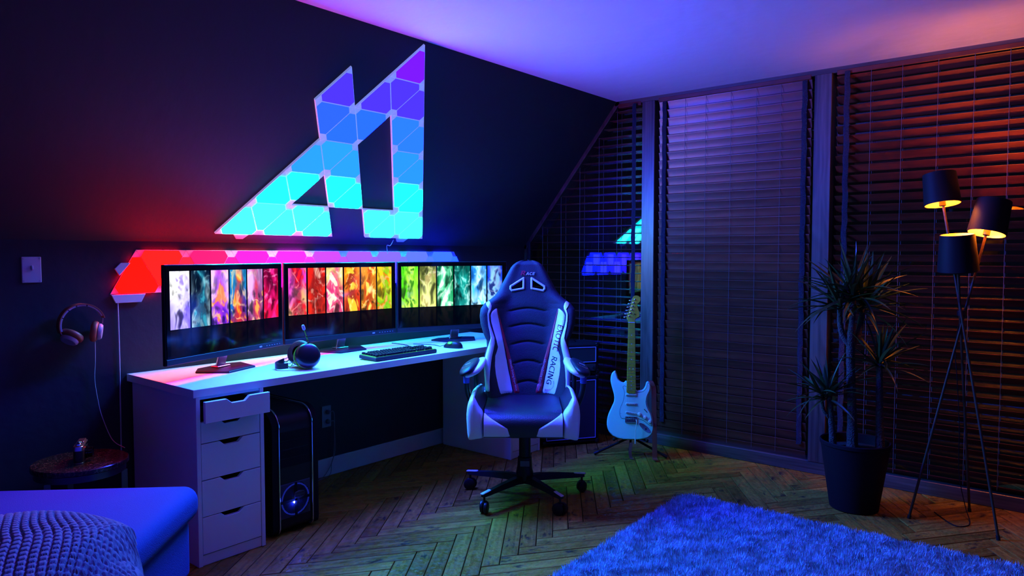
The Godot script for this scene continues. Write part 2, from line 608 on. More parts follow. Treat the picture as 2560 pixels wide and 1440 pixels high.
func window_wall() -> void:
	var dp := 0.14
	var xc := TRIM_X + dp / 2.0
	board("trim_1", Vector3(xc, ROOF - 0.014, 2.62), Vector3(dp, 0.034, 3.62), 2)
	board("trim_2", Vector3(xc, 0.036, 2.2), Vector3(dp, 0.074, 4.4), 2)
	board("trim_3", Vector3(xc - 0.004, 1.2, 1.078), Vector3(dp, 2.26, 0.096), 1)
	board("trim_4", Vector3(xc - 0.004, 1.2, 2.203), Vector3(dp, 2.26, 0.096), 1)
	board("trim_5", Vector3(xc, 1.2, 4.35), Vector3(dp, 2.4, 0.1), 1)
	board("trim_6", Vector3(xc, 0.70, 0.013), Vector3(dp, 1.35, 0.026), 1)
	var m := MB.new()   # the board that follows the roof slope
	var len := Vector2(RUN, ROOF - KNEE).length()
	var ang := atan2(ROOF - KNEE, RUN)
	m.box(Vector3(len / 2.0, -0.013, 0), Vector3(len + 0.02, 0.030, dp), 0.003, Transform3D(Basis(Vector3(0, sin(ang), cos(ang)), Vector3(0, cos(ang), -sin(ang)), Vector3(-1, 0, 0)), Vector3(xc, KNEE, 0.0)))
	for i in m.P.size(): m.U[i] = Vector2(m.P[i].y * 0.5, m.P[i].x * 1.9 - m.P[i].z * 1.3)
	struct("trim_7", m, M.trim, self, 0)
	var gx := 0.034
	var outline := [PackedVector2Array([Vector2(0.02, 0.07), Vector2(1.04, 0.07), Vector2(1.04, 2.335), Vector2(0.80, 2.335), Vector2(0.02, 1.38)]),
		PackedVector2Array([Vector2(1.12, 0.07), Vector2(2.16, 0.07), Vector2(2.16, 2.335), Vector2(1.12, 2.335)]),
		PackedVector2Array([Vector2(2.24, 0.07), Vector2(4.32, 0.07), Vector2(4.32, 2.335), Vector2(2.24, 2.335)])]
	for k in 3:
		m = MB.new()
		m.extrude(outline[k], -0.003, 0.003, 0.0, Transform3D(Basis(Vector3(0, 0, 1), Vector3(0, 1, 0), Vector3(-1, 0, 0)), Vector3(gx, 0, 0)))
		var win := struct("window_%d" % (k + 1), m, M.glass, self, 0)
		var fr := MB.new()
		var n: int = outline[k].size()
		for i in n:
			var a: Vector2 = outline[k][i]
			var b: Vector2 = outline[k][(i + 1) % n]
			var d := (b - a)
			var ax := Vector3(0, d.y, d.x).normalized()
			var mid := Vector3(gx + 0.03, (a.y + b.y) / 2.0, (a.x + b.x) / 2.0)
			fr.box(Vector3.ZERO, Vector3(d.length(), 0.03, 0.045), 0.003, Transform3D(Basis(ax, Vector3(1, 0, 0).cross(ax), Vector3(1, 0, 0)), mid))
		put("window_frame", fr, M.black, win, 0)

func slat_mesh(length: float, sd: int, cut := 0.0) -> ArrayMesh:   # along z from 0 to length, slightly crowned; the z = 0 end may be cut slanting
	var m := MB.new()
	var hw := 0.0288
	var sec := []
	for i in 7:
		var u := -1.0 + i / 3.0
		sec.append(Vector2(u * hw, 0.0022 * (1.0 - u * u)))
	var lo := []
	for p in sec: lo.append(p + Vector2(0, -0.0026))
	var o := rng.randf() * (1.0 - minf(length * 0.45, 0.98))
	var us := func(z: float, i: int) -> Vector2: return Vector2(z * 0.45 + o, sd * 0.13 + i * 0.012)
	for i in 6:
		var a: Vector2 = sec[i]
		var b: Vector2 = sec[i + 1]
		m.quad(Vector3(a.x, a.y, 0), Vector3(a.x, a.y, length), Vector3(b.x, b.y, length), Vector3(b.x, b.y, 0), us.call(0.0, i), us.call(length, i), us.call(length, i + 1), us.call(0.0, i + 1))
		a = lo[i]
		b = lo[i + 1]
		m.quad(Vector3(a.x, a.y, 0), Vector3(b.x, b.y, 0), Vector3(b.x, b.y, length), Vector3(a.x, a.y, length), us.call(0.0, i + 8), us.call(0.0, i + 9), us.call(length, i + 9), us.call(length, i + 8))
	for e in [[0, 1.0], [6, -1.0]]:
		var a: Vector2 = sec[e[0]]
		var b: Vector2 = lo[e[0]]
		if e[1] > 0: m.quad(Vector3(a.x, a.y, 0), Vector3(b.x, b.y, 0), Vector3(b.x, b.y, length), Vector3(a.x, a.y, length), us.call(0.0, 0), us.call(0.0, 0), us.call(length, 0), us.call(length, 0))
		else: m.quad(Vector3(a.x, a.y, 0), Vector3(a.x, a.y, length), Vector3(b.x, b.y, length), Vector3(b.x, b.y, 0), us.call(0.0, 0), us.call(length, 0), us.call(length, 0), us.call(0.0, 0))
	for z in [0.0, length]:
		for i in 6:
			m.cquad(Vector3(sec[i].x, sec[i].y, z), Vector3(sec[i + 1].x, sec[i + 1].y, z), Vector3(lo[i + 1].x, lo[i + 1].y, z), Vector3(lo[i].x, lo[i].y, z), Vector3(0, 0, length / 2.0))
	return m.mesh(100)

func blind(label: String, z0: float, z1: float, tilt: float, sloped: bool, cords: Array, tapes: Array) -> void:
	var b := thing("window_blind", label, "blind", Vector3(0, 0, (z0 + z1) / 2.0))
	var xs := -0.002
	var shapes := []
	if not sloped:
		for k in 6: shapes.append(slat_mesh(z1 - z0, k))
	var n := 0
	var y := 2.286
	while y > 0.085:
		var a := z0
		if sloped: a = maxf(z0, (y - KNEE) / (ROOF - KNEE) * RUN + 0.055)
		if z1 - a > 0.05:
			var o := put("slat", slat_mesh(z1 - a, n % 8) if sloped else shapes[rng.randi() % 6], M.slat, b)
			o.position = Vector3(xs, y, a - b.position.z)
			o.rotation.z = -deg_to_rad(tilt + rng.randf_range(-0.7, 0.7))
		n += 1
		y -= 0.0562
	var rail := MB.new()
	var lo := 0.84 if sloped else z0
	rail.box(Vector3(xs, 2.326, (lo + z1) / 2.0 - b.position.z), Vector3(0.05, 0.028, z1 - lo), 0.003)
	put("head_rail", rail, M.slat, b, 0)
	for z in cords:
		var top := 2.32
		if sloped: top = minf(top, KNEE + (z - 0.06) / RUN * (ROOF - KNEE))
		for s in [-1.0, 1.0]:
			var c := MB.new()
			var x: float = xs + s * 0.029 * cos(deg_to_rad(tilt)) + s * 0.0015
			c.tube([Vector3(x, 0.09, z - b.position.z), Vector3(x, top, z - b.position.z)], 0.0011, 5)
			put("lift_cord", c, M.cord, b, 60)
	for z in tapes:
		var top := 2.325
		if sloped: top = minf(top, KNEE + 0.02 + maxf(0.0, z - 0.04) / RUN * (ROOF - KNEE))
		var c := MB.new()
		var xt := xs - 0.031 * cos(deg_to_rad(tilt)) - 0.006
		var rows := 170
		c.grid(4, rows, func(u: float, v: float) -> Vector3:
			var yy := lerpf(0.16, top, v)
			var wob := 0.002 * sin(v * 95.0) + 0.0015 * sin(v * 41.0 + u * 6.0)
			return Vector3(xt - 0.003 * sin(u * PI) - 0.003 * absf(sin(v * 260.0 + u * 5.0)), yy, z - b.position.z + (0.5 - u) * 0.029 + wob), true)
		c.grid(4, 2, func(u: float, v: float) -> Vector3:
			return Vector3(xt + 0.001, lerpf(0.16, top, v), z - b.position.z + (0.5 - u) * 0.029))
		put("ladder_tape", c, M.tape, b, 60)

func blinds() -> void:
	blind("sloping-topped dark wooden blind with level open slats showing reflections of the wall lights", 0.045, 1.02, 2.0, true, [0.189, 0.36, 0.527, 0.69, 0.839], [0.06, 0.975])
	blind("dark wooden blind with closed slats between the two wooden posts", 1.15, 2.135, 73.0, false, [1.339, 1.482, 1.649, 1.810, 1.958], [1.192, 2.098])
	blind("widest dark wooden blind with half-open slats behind the potted plant and floor lamp", 2.275, 4.29, 38.0, false, [2.455, 2.610, 2.778, 2.939, 3.088, 3.24, 3.4], [2.333, 4.1])

# ---------------------------------------------------------------- wall lights
func panel_parts(parent: Node, a: Vector2, b: Vector2, c: Vector2, col: Color, lamp: Color, L: float, power := 1.0, proud := 0.003, front := 0.0172) -> void:
	# one triangular panel in the sign's own plane (z out of the wall): white plastic shell, glowing face with cut corners, light of the same colour
	var o := (a + b + c) / 3.0
	var shell := MB.new()
	var k := PackedVector2Array()
	for p in [a, b, c]: k.append(o + (p - o) * 0.997)
	shell.extrude(k, 0.0, front - proud, 0.0008)
	var s := put("panel", shell, M.panel_shell if proud < 0.005 else M.lamp_white, parent, 0)
	var hexa := PackedVector2Array()
	var pts := [a, b, c]
	for i in 3:
		var p: Vector2 = o + (pts[i] - o) * 0.950
		var q: Vector2 = o + (pts[(i + 1) % 3] - o) * 0.950
		hexa.append(p.lerp(q, 0.145))
		hexa.append(p.lerp(q, 0.855))
	var face := MB.new()
	face.extrude(hexa, front - proud - 0.0006, front, 0.0005)
	var gm := glow(lin(col.r / L, col.g / L, col.b / L), L, Color(0.06, 0.06, 0.06))
	gm.metallic_specular = 0.05
	gm.roughness = 0.9
	put("lit_face", face, gm, s, 0)
	area_light(s, Transform3D(Basis(Vector3(-1, 0, 0), Vector3(0, 1, 0), Vector3(0, 0, -1)), Vector3(o.x, o.y, front + 0.0022)), Vector2(0.10, 0.10), lamp.linear_to_srgb(), SIGN_LAMP * L * 0.01 * power)

func lit(c: Color, L: float) -> Color:   # shown colour to radiance: the channels that are full go to L
	var l := c.srgb_to_linear()
	return Color(L if c.r > 0.93 else l.r, L if c.g > 0.93 else l.g, L if c.b > 0.93 else l.b)

func light_sign() -> void:
	var side := 0.2349
	var L := Vector3(0, ROOF - KNEE, RUN).normalized()
	var N := Vector3(0, -L.z, L.y)
	var g := thing("triangle_light_sign", "large letter-shaped wall light of glowing blue triangular panels on the sloping wall", "light sign", Vector3(-1.85, KNEE, 0) + L * 0.065)
	g.basis = Basis(Vector3(1, 0, 0), L, N)
	var o := Vector2(-2.559 + 1.85, 0.0)
	var at := func(i: int, j: int) -> Vector2: return o + Vector2((i + j * 0.5) * side, j * side * 0.8660)
	var rows := [["u0 d0 u1 d1 u2 d3 u4 d4 u5"], ["u0 d0 d1 u2 d3 u4"], ["u0 d0 u1 d2 u3"], ["d-1 u0 d0 d1 u2"], ["u-1 u0 d0 u1"], ["u0"]]
	var cols := [Color(0.30, 1.0, 0.96), Color(0.14, 1.0, 1.0), Color(0.17, 0.62, 1.0), Color(0.17, 0.46, 1.0), Color(0.32, 0.22, 1.0), Color(0.50, 0.10, 1.0)]
	for j in 6:
		for e in rows[j][0].split(" "):
			var i := int(e.substr(1))
			var c: Color = cols[j]
			if j == 3 and e in ["d1", "u2"]: c = Color(0.18, 0.52, 1.0)
			if j == 2 and e in ["u0", "d0", "u1"]: c = Color(0.17, 0.66, 1.0)
			if j == 3 and e == "d-1": c = Color(0.19, 0.42, 1.0)
			var Lr := SIGN * (0.9 if j < 2 else 1.2)
			var r := lit(c, Lr)
			var lamp := Color(0.02, 0.62, 1.0) if j < 2 else Color(0.02, 0.035, 1.0)
			var power := 1.2 if j < 2 else 8.5
			if e[0] == "u": panel_parts(g, at.call(i, j), at.call(i + 1, j), at.call(i, j + 1), r, lamp, Lr, power)
			else: panel_parts(g, at.call(i + 1, j), at.call(i + 1, j + 1), at.call(i, j + 1), r, lamp, Lr, power)
	for e in [[0.42, 0.085], [5.05, 0.10]]:
		var m := MB.new()
		m.extrude(PackedVector2Array([o + Vector2(e[0] * side, -0.001), o + Vector2(e[0] * side + 0.024, -0.030), o + Vector2(e[0] * side + e[1] - 0.024, -0.030), o + Vector2(e[0] * side + e[1], -0.001)]), 0.004, 0.014, 0.0012)
		put("controller_box", m, M.lamp_white, g, 0)
	# the lead between the two wall lights
	var p0: Vector3 = g.transform * Vector3(o.x + 5.02 * side, -0.02, 0.006)
	var c := MB.new()
	c.tube(smooth3([p0, p0 + Vector3(-0.025, -0.035, 0.0), Vector3(p0.x - 0.035, KNEE - 0.005, 0.012), Vector3(p0.x - 0.03, 1.30, 0.012)], 6), 0.0022, 6)
	tag(put("connecting_lead", c, M.cable_white), "short thin white lead joining the letter-shaped wall light to the light strip below", "cable")

func light_strip() -> void:
	var side := 0.2349
	var h := side * 0.8660
	var g := thing("triangle_light_strip", "strip of red, magenta and blue triangular light panels on the wall behind the monitors", "light strip", Vector3(-1.9, 1.112, 0.0008))
	var x0 := -3.036 + 1.9
	var shown := [Color(1, 0.10, 0.03), Color(1, 0.15, 0.13), Color(1, 0.17, 0.28), Color(1, 0.13, 0.5), Color(1, 0.13, 0.75), Color(1, 0.14, 0.92), Color(0.94, 0.15, 1), Color(0.95, 0.18, 1), Color(0.93, 0.22, 1), Color(0.86, 0.30, 1),
		Color(0.78, 0.33, 1), Color(0.70, 0.38, 1), Color(0.63, 0.40, 1), Color(0.55, 0.44, 1), Color(0.48, 0.47, 1), Color(0.40, 0.50, 1), Color(0.32, 0.50, 1), Color(0.26, 0.50, 1), Color(0.20, 0.48, 1)]
	var L := SIGN * 2.3
	for k in 19:
		var x := x0 + k * side / 2.0
		var r := lit(shown[k], L)
		var lamp := Color(r.r / L + 0.01, r.g / L + 0.01, r.b / L + 0.01)
		if k % 2 == 0: panel_parts(g, Vector2(x, 0), Vector2(x + side, 0), Vector2(x + side / 2.0, h), r, lamp, L, 0.22, 0.009, 0.0115)
		else: panel_parts(g, Vector2(x + side, h), Vector2(x, h), Vector2(x + side / 2.0, 0), r, lamp, L, 0.22, 0.009, 0.0115)
	var m := MB.new()
	m.extrude(PackedVector2Array([Vector2(x0 + 0.002, -0.002), Vector2(x0 + 0.152, -0.002), Vector2(x0 + 0.132, -0.040), Vector2(x0 + 0.020, -0.040)]), 0.004, 0.015, 0.0012)
	put("controller_box", m, M.lamp_white, g, 0)
	m = MB.new()
	m.extrude(PackedVector2Array([Vector2(x0 + 0.020, 0.116), Vector2(x0 + 0.046, 0.143), Vector2(x0 + 0.09, 0.143), Vector2(x0 + 0.04, 0.085)]), 0.003, 0.012, 0.0012)
	put("controller_box", m, M.lamp_white, g, 0)
	var c := MB.new()
	c.tube(smooth3([Vector3(-3.006, 1.075, 0.01), Vector3(-3.004, 0.8, 0.008), Vector3(-3.008, 0.4, 0.012), Vector3(-3.01, 0.03, 0.02), Vector3(-2.98, 0.006, 0.02)], 6), 0.003, 6)
	tag(put("power_cable", c, M.cable_white), "thin pale cable hanging straight down the wall from the light strip's left end", "cable")

# ---------------------------------------------------------------- desk
const TOP := 0.742
const LAY := Basis(Vector3(1, 0, 0), Vector3(0, 0, -1), Vector3(0, 1, 0))   # outlines laid flat: their y points to -z

func drawer_front(w: float, h: float, notch: bool) -> PackedVector2Array:
	var k := PackedVector2Array([Vector2(-w / 2, 0), Vector2(w / 2, 0), Vector2(w / 2, h)])
	if notch:
		for p in [[0.052, 0.0], [0.030, -0.019], [-0.030, -0.019], [-0.052, 0.0]]: k.append(Vector2(p[0], h + p[1]))
	k.append(Vector2(-w / 2, h))
	return k

func drawer_unit(label: String, x: float, pulled: float) -> void:
	var w := 0.305
	var d := 0.60
	var h := TOP - 0.034
	var t := thing("drawer_unit", label, "drawer unit", Vector3(x, 0, 0.032), 0, "drawer units under the desk")
	var m := MB.new()
	for s in [-1.0, 1.0]: m.box(Vector3(s * (w / 2 - 0.009), h / 2, d / 2), Vector3(0.018, h, d), 0.0015)
	m.box(Vector3(0, h - 0.006, d / 2 - 0.004), Vector3(w - 0.036, 0.012, d - 0.008), 0.0)
	m.box(Vector3(0, 0.022, d / 2 - 0.003), Vector3(w - 0.036, 0.044, d - 0.006), 0.0015)
	m.box(Vector3(0, h / 2, 0.006), Vector3(w - 0.036, h - 0.03, 0.006), 0.0)
	put("body", m, M.white, t, 0)
	var tops := [h - 0.014, h - 0.106, h - 0.198, h - 0.352, h - 0.505]
	var hs := [0.088, 0.088, 0.150, 0.150, 0.155]
	for k in 5:
		var out: float = pulled if k == 0 else 0.0
		var f := MB.new()
		var wf: float = w - 0.040 if k > 0 or pulled <= 0.0 else w - 0.014
		f.extrude(drawer_front(wf, hs[k], true), -0.018, 0.0, 0.0012)
		var o := put("drawer", f, M.white, t, 0)
		o.position = Vector3(0.007 if k == 0 and pulled > 0.0 else 0.0, tops[k] - hs[k], d - 0.0015 + out)
		f = MB.new()
		var dl := 0.50
		f.box(Vector3(0, 0.016, -0.018 - dl / 2), Vector3(w - 0.062, 0.008, dl))
		for s in [-1.0, 1.0]: f.box(Vector3(s * (w - 0.066) / 2.0, hs[k] * 0.38, -0.018 - dl / 2), Vector3(0.010, hs[k] * 0.6, dl))
		put("drawer_box", f, M.dark_plastic, o, 0)

func desk() -> void:
	var m := MB.new()
	m.box(Vector3((-2.972 - 0.640) / 2.0, TOP - 0.017, 0.318), Vector3(2.332, 0.0338, 0.632), 0.0012)
	tag(put("desk_top", m, M.white, self, 0), "long white desk top lying across two white drawer units below the monitors", "desk")
	drawer_unit("white drawer unit with the top drawer pulled open, under the desk beside the computer", -2.8085, 0.052)
	drawer_unit("white drawer unit with closed drawers, half hidden behind the racing chair", -0.797, 0.0)

# ---------------------------------------------------------------- monitors
func art_image(which: int) -> ImageTexture:
	# six upright strips of swirling abstract colour over their dim mirror image
	var pal: Array = [
		[[Color(1, 1, 1), Color(0.93, 0.92, 1), Color(0.55, 0.45, 1), Color(0.25, 0.12, 0.9)], [Color(0.02, 0.08, 0.16), Color(0.05, 0.25, 0.36), Color(0.2, 0.6, 0.68), Color(0.88, 1, 1)], [Color(0.92, 0.72, 1), Color(0.68, 0.2, 0.8), Color(0.95, 0.55, 0.2), Color(0.2, 0.05, 0.75)],
			[Color(0.1, 0.5, 0.75), Color(0.85, 0.18, 0.12), Color(1, 0.68, 0.15), Color(0.22, 0.1, 0.62)], [Color(0.86, 0.66, 0.95), Color(0.72, 0.12, 0.3), Color(1, 0.72, 0.3), Color(0.25, 0.05, 0.22)], [Color(0.5, 0.0, 0.2), Color(0.8, 0.06, 0.4), Color(0.95, 0.15, 0.55), Color(0.9, 0.05, 0.08)]],
		[[Color(0.85, 0.25, 0.75), Color(0.5, 0.0, 0.12), Color(1, 0.1, 0.16), Color(1, 0.85, 0.5)], [Color(0.85, 0.12, 0.06), Color(0.42, 0.08, 0.08), Color(0.8, 0.5, 0.42), Color(0.95, 0.2, 0.1)], [Color(1, 0.82, 0.5), Color(0.85, 0.2, 0.48), Color(1, 0.96, 0.8), Color(0.72, 0.06, 0.3)],
			[Color(0.95, 0.5, 0.05), Color(0.5, 0.12, 0.04), Color(1, 0.85, 0.2), Color(0.85, 0.22, 0.04)], [Color(0.92, 0.55, 0.1), Color(0.75, 0.2, 0.05), Color(1, 0.92, 0.4), Color(0.6, 0.4, 0.08)], [Color(0.96, 0.78, 0.1), Color(0.35, 0.72, 0.08), Color(0.9, 0.45, 0.05), Color(0.7, 0.85, 0.15)]],
		[[Color(0.32, 0.82, 0.08), Color(0.86, 1, 0.4), Color(0.1, 0.42, 0.04), Color(0.6, 0.95, 0.2)], [Color(0.32, 0.36, 0.14), Color(0.97, 1, 0.66), Color(0.62, 0.55, 0.3), Color(0.85, 0.9, 0.4)], [Color(0.04, 0.4, 0.24), Color(0.45, 0.92, 0.7), Color(0.92, 1, 0.92), Color(0.1, 0.6, 0.35)],
			[Color(0.03, 0.35, 0.32), Color(0.1, 0.66, 0.62), Color(0.6, 1, 0.94), Color(0.02, 0.22, 0.24)], [Color(0.1, 0.5, 0.95), Color(0.92, 1, 1), Color(0.2, 0.8, 0.95), Color(0.7, 0.95, 1)], [Color(0.1, 0.25, 0.9), Color(0.6, 0.85, 1), Color(0.04, 0.08, 0.4), Color(0.3, 0.5, 1)]],
	][which]
	var W := 704
	var H := 396
	var n := FastNoiseLite.new()
	n.seed = 40 + which
	n.frequency = 0.0065
	n.fractal_octaves = 3
	var n2 := FastNoiseLite.new()
	n2.seed = 90 + which
	n2.frequency = 0.011
	n2.fractal_type = FastNoiseLite.FRACTAL_RIDGED
	n2.fractal_octaves = 3
	var im := Image.create(W, H, false, Image.FORMAT_RGB8)
	im.fill(Color(0.004, 0.004, 0.006))
	var y_top := int(H * 0.068)
	var y_low := int(H * 0.648)
	for k in 6:
		var xa := int(W * (0.0335 + 0.1555 * k))
		var xb := int(W * (0.0335 + 0.1555 * k + 0.1435))
		var p: Array = pal[k]
		for y in range(y_top, y_low):
			for x in range(xa, xb):
				var s := float(x - xa) / (xb - xa)
				var v := float(y - y_top) / (y_low - y_top)
				var fx := x * 1.0 + k * 300.0
				var wx := n.get_noise_2d(fx * 0.7, y * 0.55) * 46.0
				var wy := n.get_noise_2d(fx * 0.7 + 700.0, y * 0.55 + 300.0) * 60.0
				var f := n.get_noise_2d(fx * 1.3 + wx, y * 0.7 + wy)
				var f2 := n.get_noise_2d(fx * 2.6 - wx * 1.4 + 90.0, y * 1.5 + wy * 1.4)
				var r := n2.get_noise_2d(fx * 0.8 + wx * 1.3, y * 0.55 + wy * 1.3)
				var mass := 1.0 - smoothstep(0.10, 0.50, absf(s - 0.5 + 0.35 * f) * (1.35 - 0.7 * v))   # a loose upright mass in the middle
				var sky := smoothstep(0.75, 0.0, v) * 0.55
				var c: Color = p[0].lerp(p[3], clampf(v * 1.1 - 0.15 + f * 0.8, 0.0, 1.0))
				c = c.lerp(p[1], clampf(mass * (0.75 + f2 * 0.9) + 0.35 * f, 0.0, 1.0))
				c = c.lerp(p[2], smoothstep(0.05, 0.42, f2 + 0.25 * mass - 0.25 + 0.3 * f) * 0.85)
				var line := smoothstep(0.42, 0.85, r + 0.25 * f2)
				var shade := smoothstep(0.10, 0.60, -f2 - 0.3 * f) * (1.0 - sky)
				c = c.lerp(p[2].lightened(0.5), line * 0.6)
				c = c.darkened(shade * 0.6)
				im.set_pixel(x, y, c)
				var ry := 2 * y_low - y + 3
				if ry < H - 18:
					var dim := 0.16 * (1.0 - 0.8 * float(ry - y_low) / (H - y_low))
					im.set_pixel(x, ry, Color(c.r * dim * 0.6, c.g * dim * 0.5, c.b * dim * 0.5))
	return ImageTexture.create_from_image(im)

func monitor(label: String, at: Vector3, turn: float, which: int, tint: Color) -> void:
	var w := 0.769
	var h := 0.432
	var chin := 0.028
	var t := thing("monitor", label, "monitor", at, turn, "monitors on the desk")
	var m := MB.new()
	m.box(Vector3(0, h / 2, -0.011), Vector3(w, h, 0.020), 0.003)
	m.grid(14, 10, func(u: float, v: float) -> Vector3:   # the swelling back
		var a := (u - 0.5) * w * 0.92
		var b := h * (0.05 + 0.9 * v)
		var g := (1.0 - pow(absf(2 * u - 1), 4.0)) * (1.0 - pow(absf(2 * v - 1), 4.0))
		return Vector3(a, b, -0.021 - 0.034 * g), true)
	put("casing", m, M.dark_plastic, t, 25)
	m = MB.new()
	m.box(Vector3(0, chin + (h - chin) / 2, -0.0005), Vector3(w - 0.008, h - chin - 0.006, 0.003), 0.001)
	put("bezel", m, M.gloss_black, t, 0)
	m = MB.new()
	m.box(Vector3(0, chin / 2 + 0.0005, 0.0005), Vector3(w - 0.003, chin - 0.002, 0.004), 0.0012)
	var strip := put("lower_bezel", m, M.dark_plastic, t, 0)
	m = MB.new()
	var sw := w - 0.012
	var y0 := chin + 0.003
	var y1 := h - 0.008
	m.quad(Vector3(-sw / 2, y0, 0.0016), Vector3(sw / 2, y0, 0.0016), Vector3(sw / 2, y1, 0.0016), Vector3(-sw / 2, y1, 0.0016), Vector2(0.5 - sw / w / 2, 1 - y0 / h), Vector2(0.5 + sw / w / 2, 1 - y0 / h), Vector2(0.5 + sw / w / 2, 1 - y1 / h), Vector2(0.5 - sw / w / 2, 1 - y1 / h))
	var sm := mat(Color(0.012, 0.012, 0.014), 0.09)
	sm.emission_enabled = true
	sm.emission = Color.BLACK
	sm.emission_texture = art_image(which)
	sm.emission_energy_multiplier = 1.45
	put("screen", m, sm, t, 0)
	area_light(t, Transform3D(Basis(Vector3(-1, 0, 0), Vector3(0, 1, 0), Vector3(0, 0, -1)), Vector3(0, h * 0.63, 0.006)), Vector2(0.72, 0.25), tint, 0.02)
	var icon := mat(lin(0.35, 0.37, 0.42), 0.4)
	for k in 6:
		m = MB.new()
		m.box(Vector3(w * (0.33 + 0.026 * k), chin * 0.5, 0.003), Vector3(0.0018 if k == 5 else 0.0075, 0.006 if k == 5 else 0.0022, 0.001), 0.0003)
		put("button_mark", m, icon, strip, 0)
	m = MB.new()   # the maker's mark: a small ring with two strokes
	m.extrude(PackedVector2Array([Vector2(0.200, 0.011), Vector2(0.216, 0.011), Vector2(0.218, 0.015), Vector2(0.216, 0.018), Vector2(0.200, 0.018), Vector2(0.198, 0.015)]), 0.002, 0.0032, 0.0)
	put("maker_mark", m, icon, strip, 0)
	# stand
	var by := TOP - at.y
	m = MB.new()
	var foot := PackedVector2Array([Vector2(-0.115, 0.105), Vector2(-0.058, -0.040), Vector2(0.132, -0.030), Vector2(0.205, 0.120), Vector2(0.130, 0.165), Vector2(-0.040, 0.165)])
	m.extrude(foot, 0.0, 0.009, 0.0025, Transform3D(LAY, Vector3(0, by + 0.0002, 0)))
	put("stand_base", m, M.dark_plastic, t, 0)
	m = MB.new()
	m.box(Vector3(0.048, by + 0.0125, -0.105), Vector3(0.088, 0.007, 0.045), 0.003)
	m.box(Vector3.ZERO, Vector3(0.058, 0.16, 0.012), 0.003, Transform3D(Basis(Vector3(1, 0, 0), 0.30), Vector3(0.046, by + 0.085, -0.084)))
	put("stand_neck", m, M.steel, t, 0)

func monitors() -> void:
	monitor("left of three wide monitors, turned inwards, with white, purple and red picture strips", Vector3(-2.622, 0.818, 0.299), 19.7, 0, Color(0.75, 0.35, 0.8))
	monitor("middle monitor of three, facing straight out, with red, orange and gold picture strips", Vector3(-1.8645, 0.818, 0.168), 0.0, 1, Color(1.0, 0.45, 0.15))
	monitor("right of three wide monitors, turned inwards, with green and blue picture strips", Vector3(-1.117, 0.818, 0.309), -19.5, 2, Color(0.35, 0.9, 0.65))

# ---------------------------------------------------------------- keyboard, mouse, headset
func key_mesh(w: float) -> ArrayMesh:
	var m := MB.new()
	var d := 0.0165
	var a := [Vector3(-w / 2, 0, -d / 2), Vector3(w / 2, 0, -d / 2), Vector3(w / 2, 0, d / 2), Vector3(-w / 2, 0, d / 2)]
	var b := []
	for p in a: b.append(Vector3(p.x - signf(p.x) * 0.0022, 0.009, p.z * 0.78 - 0.0006))
	var o := Vector3(0, 0.004, 0)
	for i in 4: m.cquad(a[i], a[(i + 1) % 4], b[(i + 1) % 4], b[i], o)
	m.cquad(b[0], b[1], b[2], b[3], o)
	return m.mesh(0)

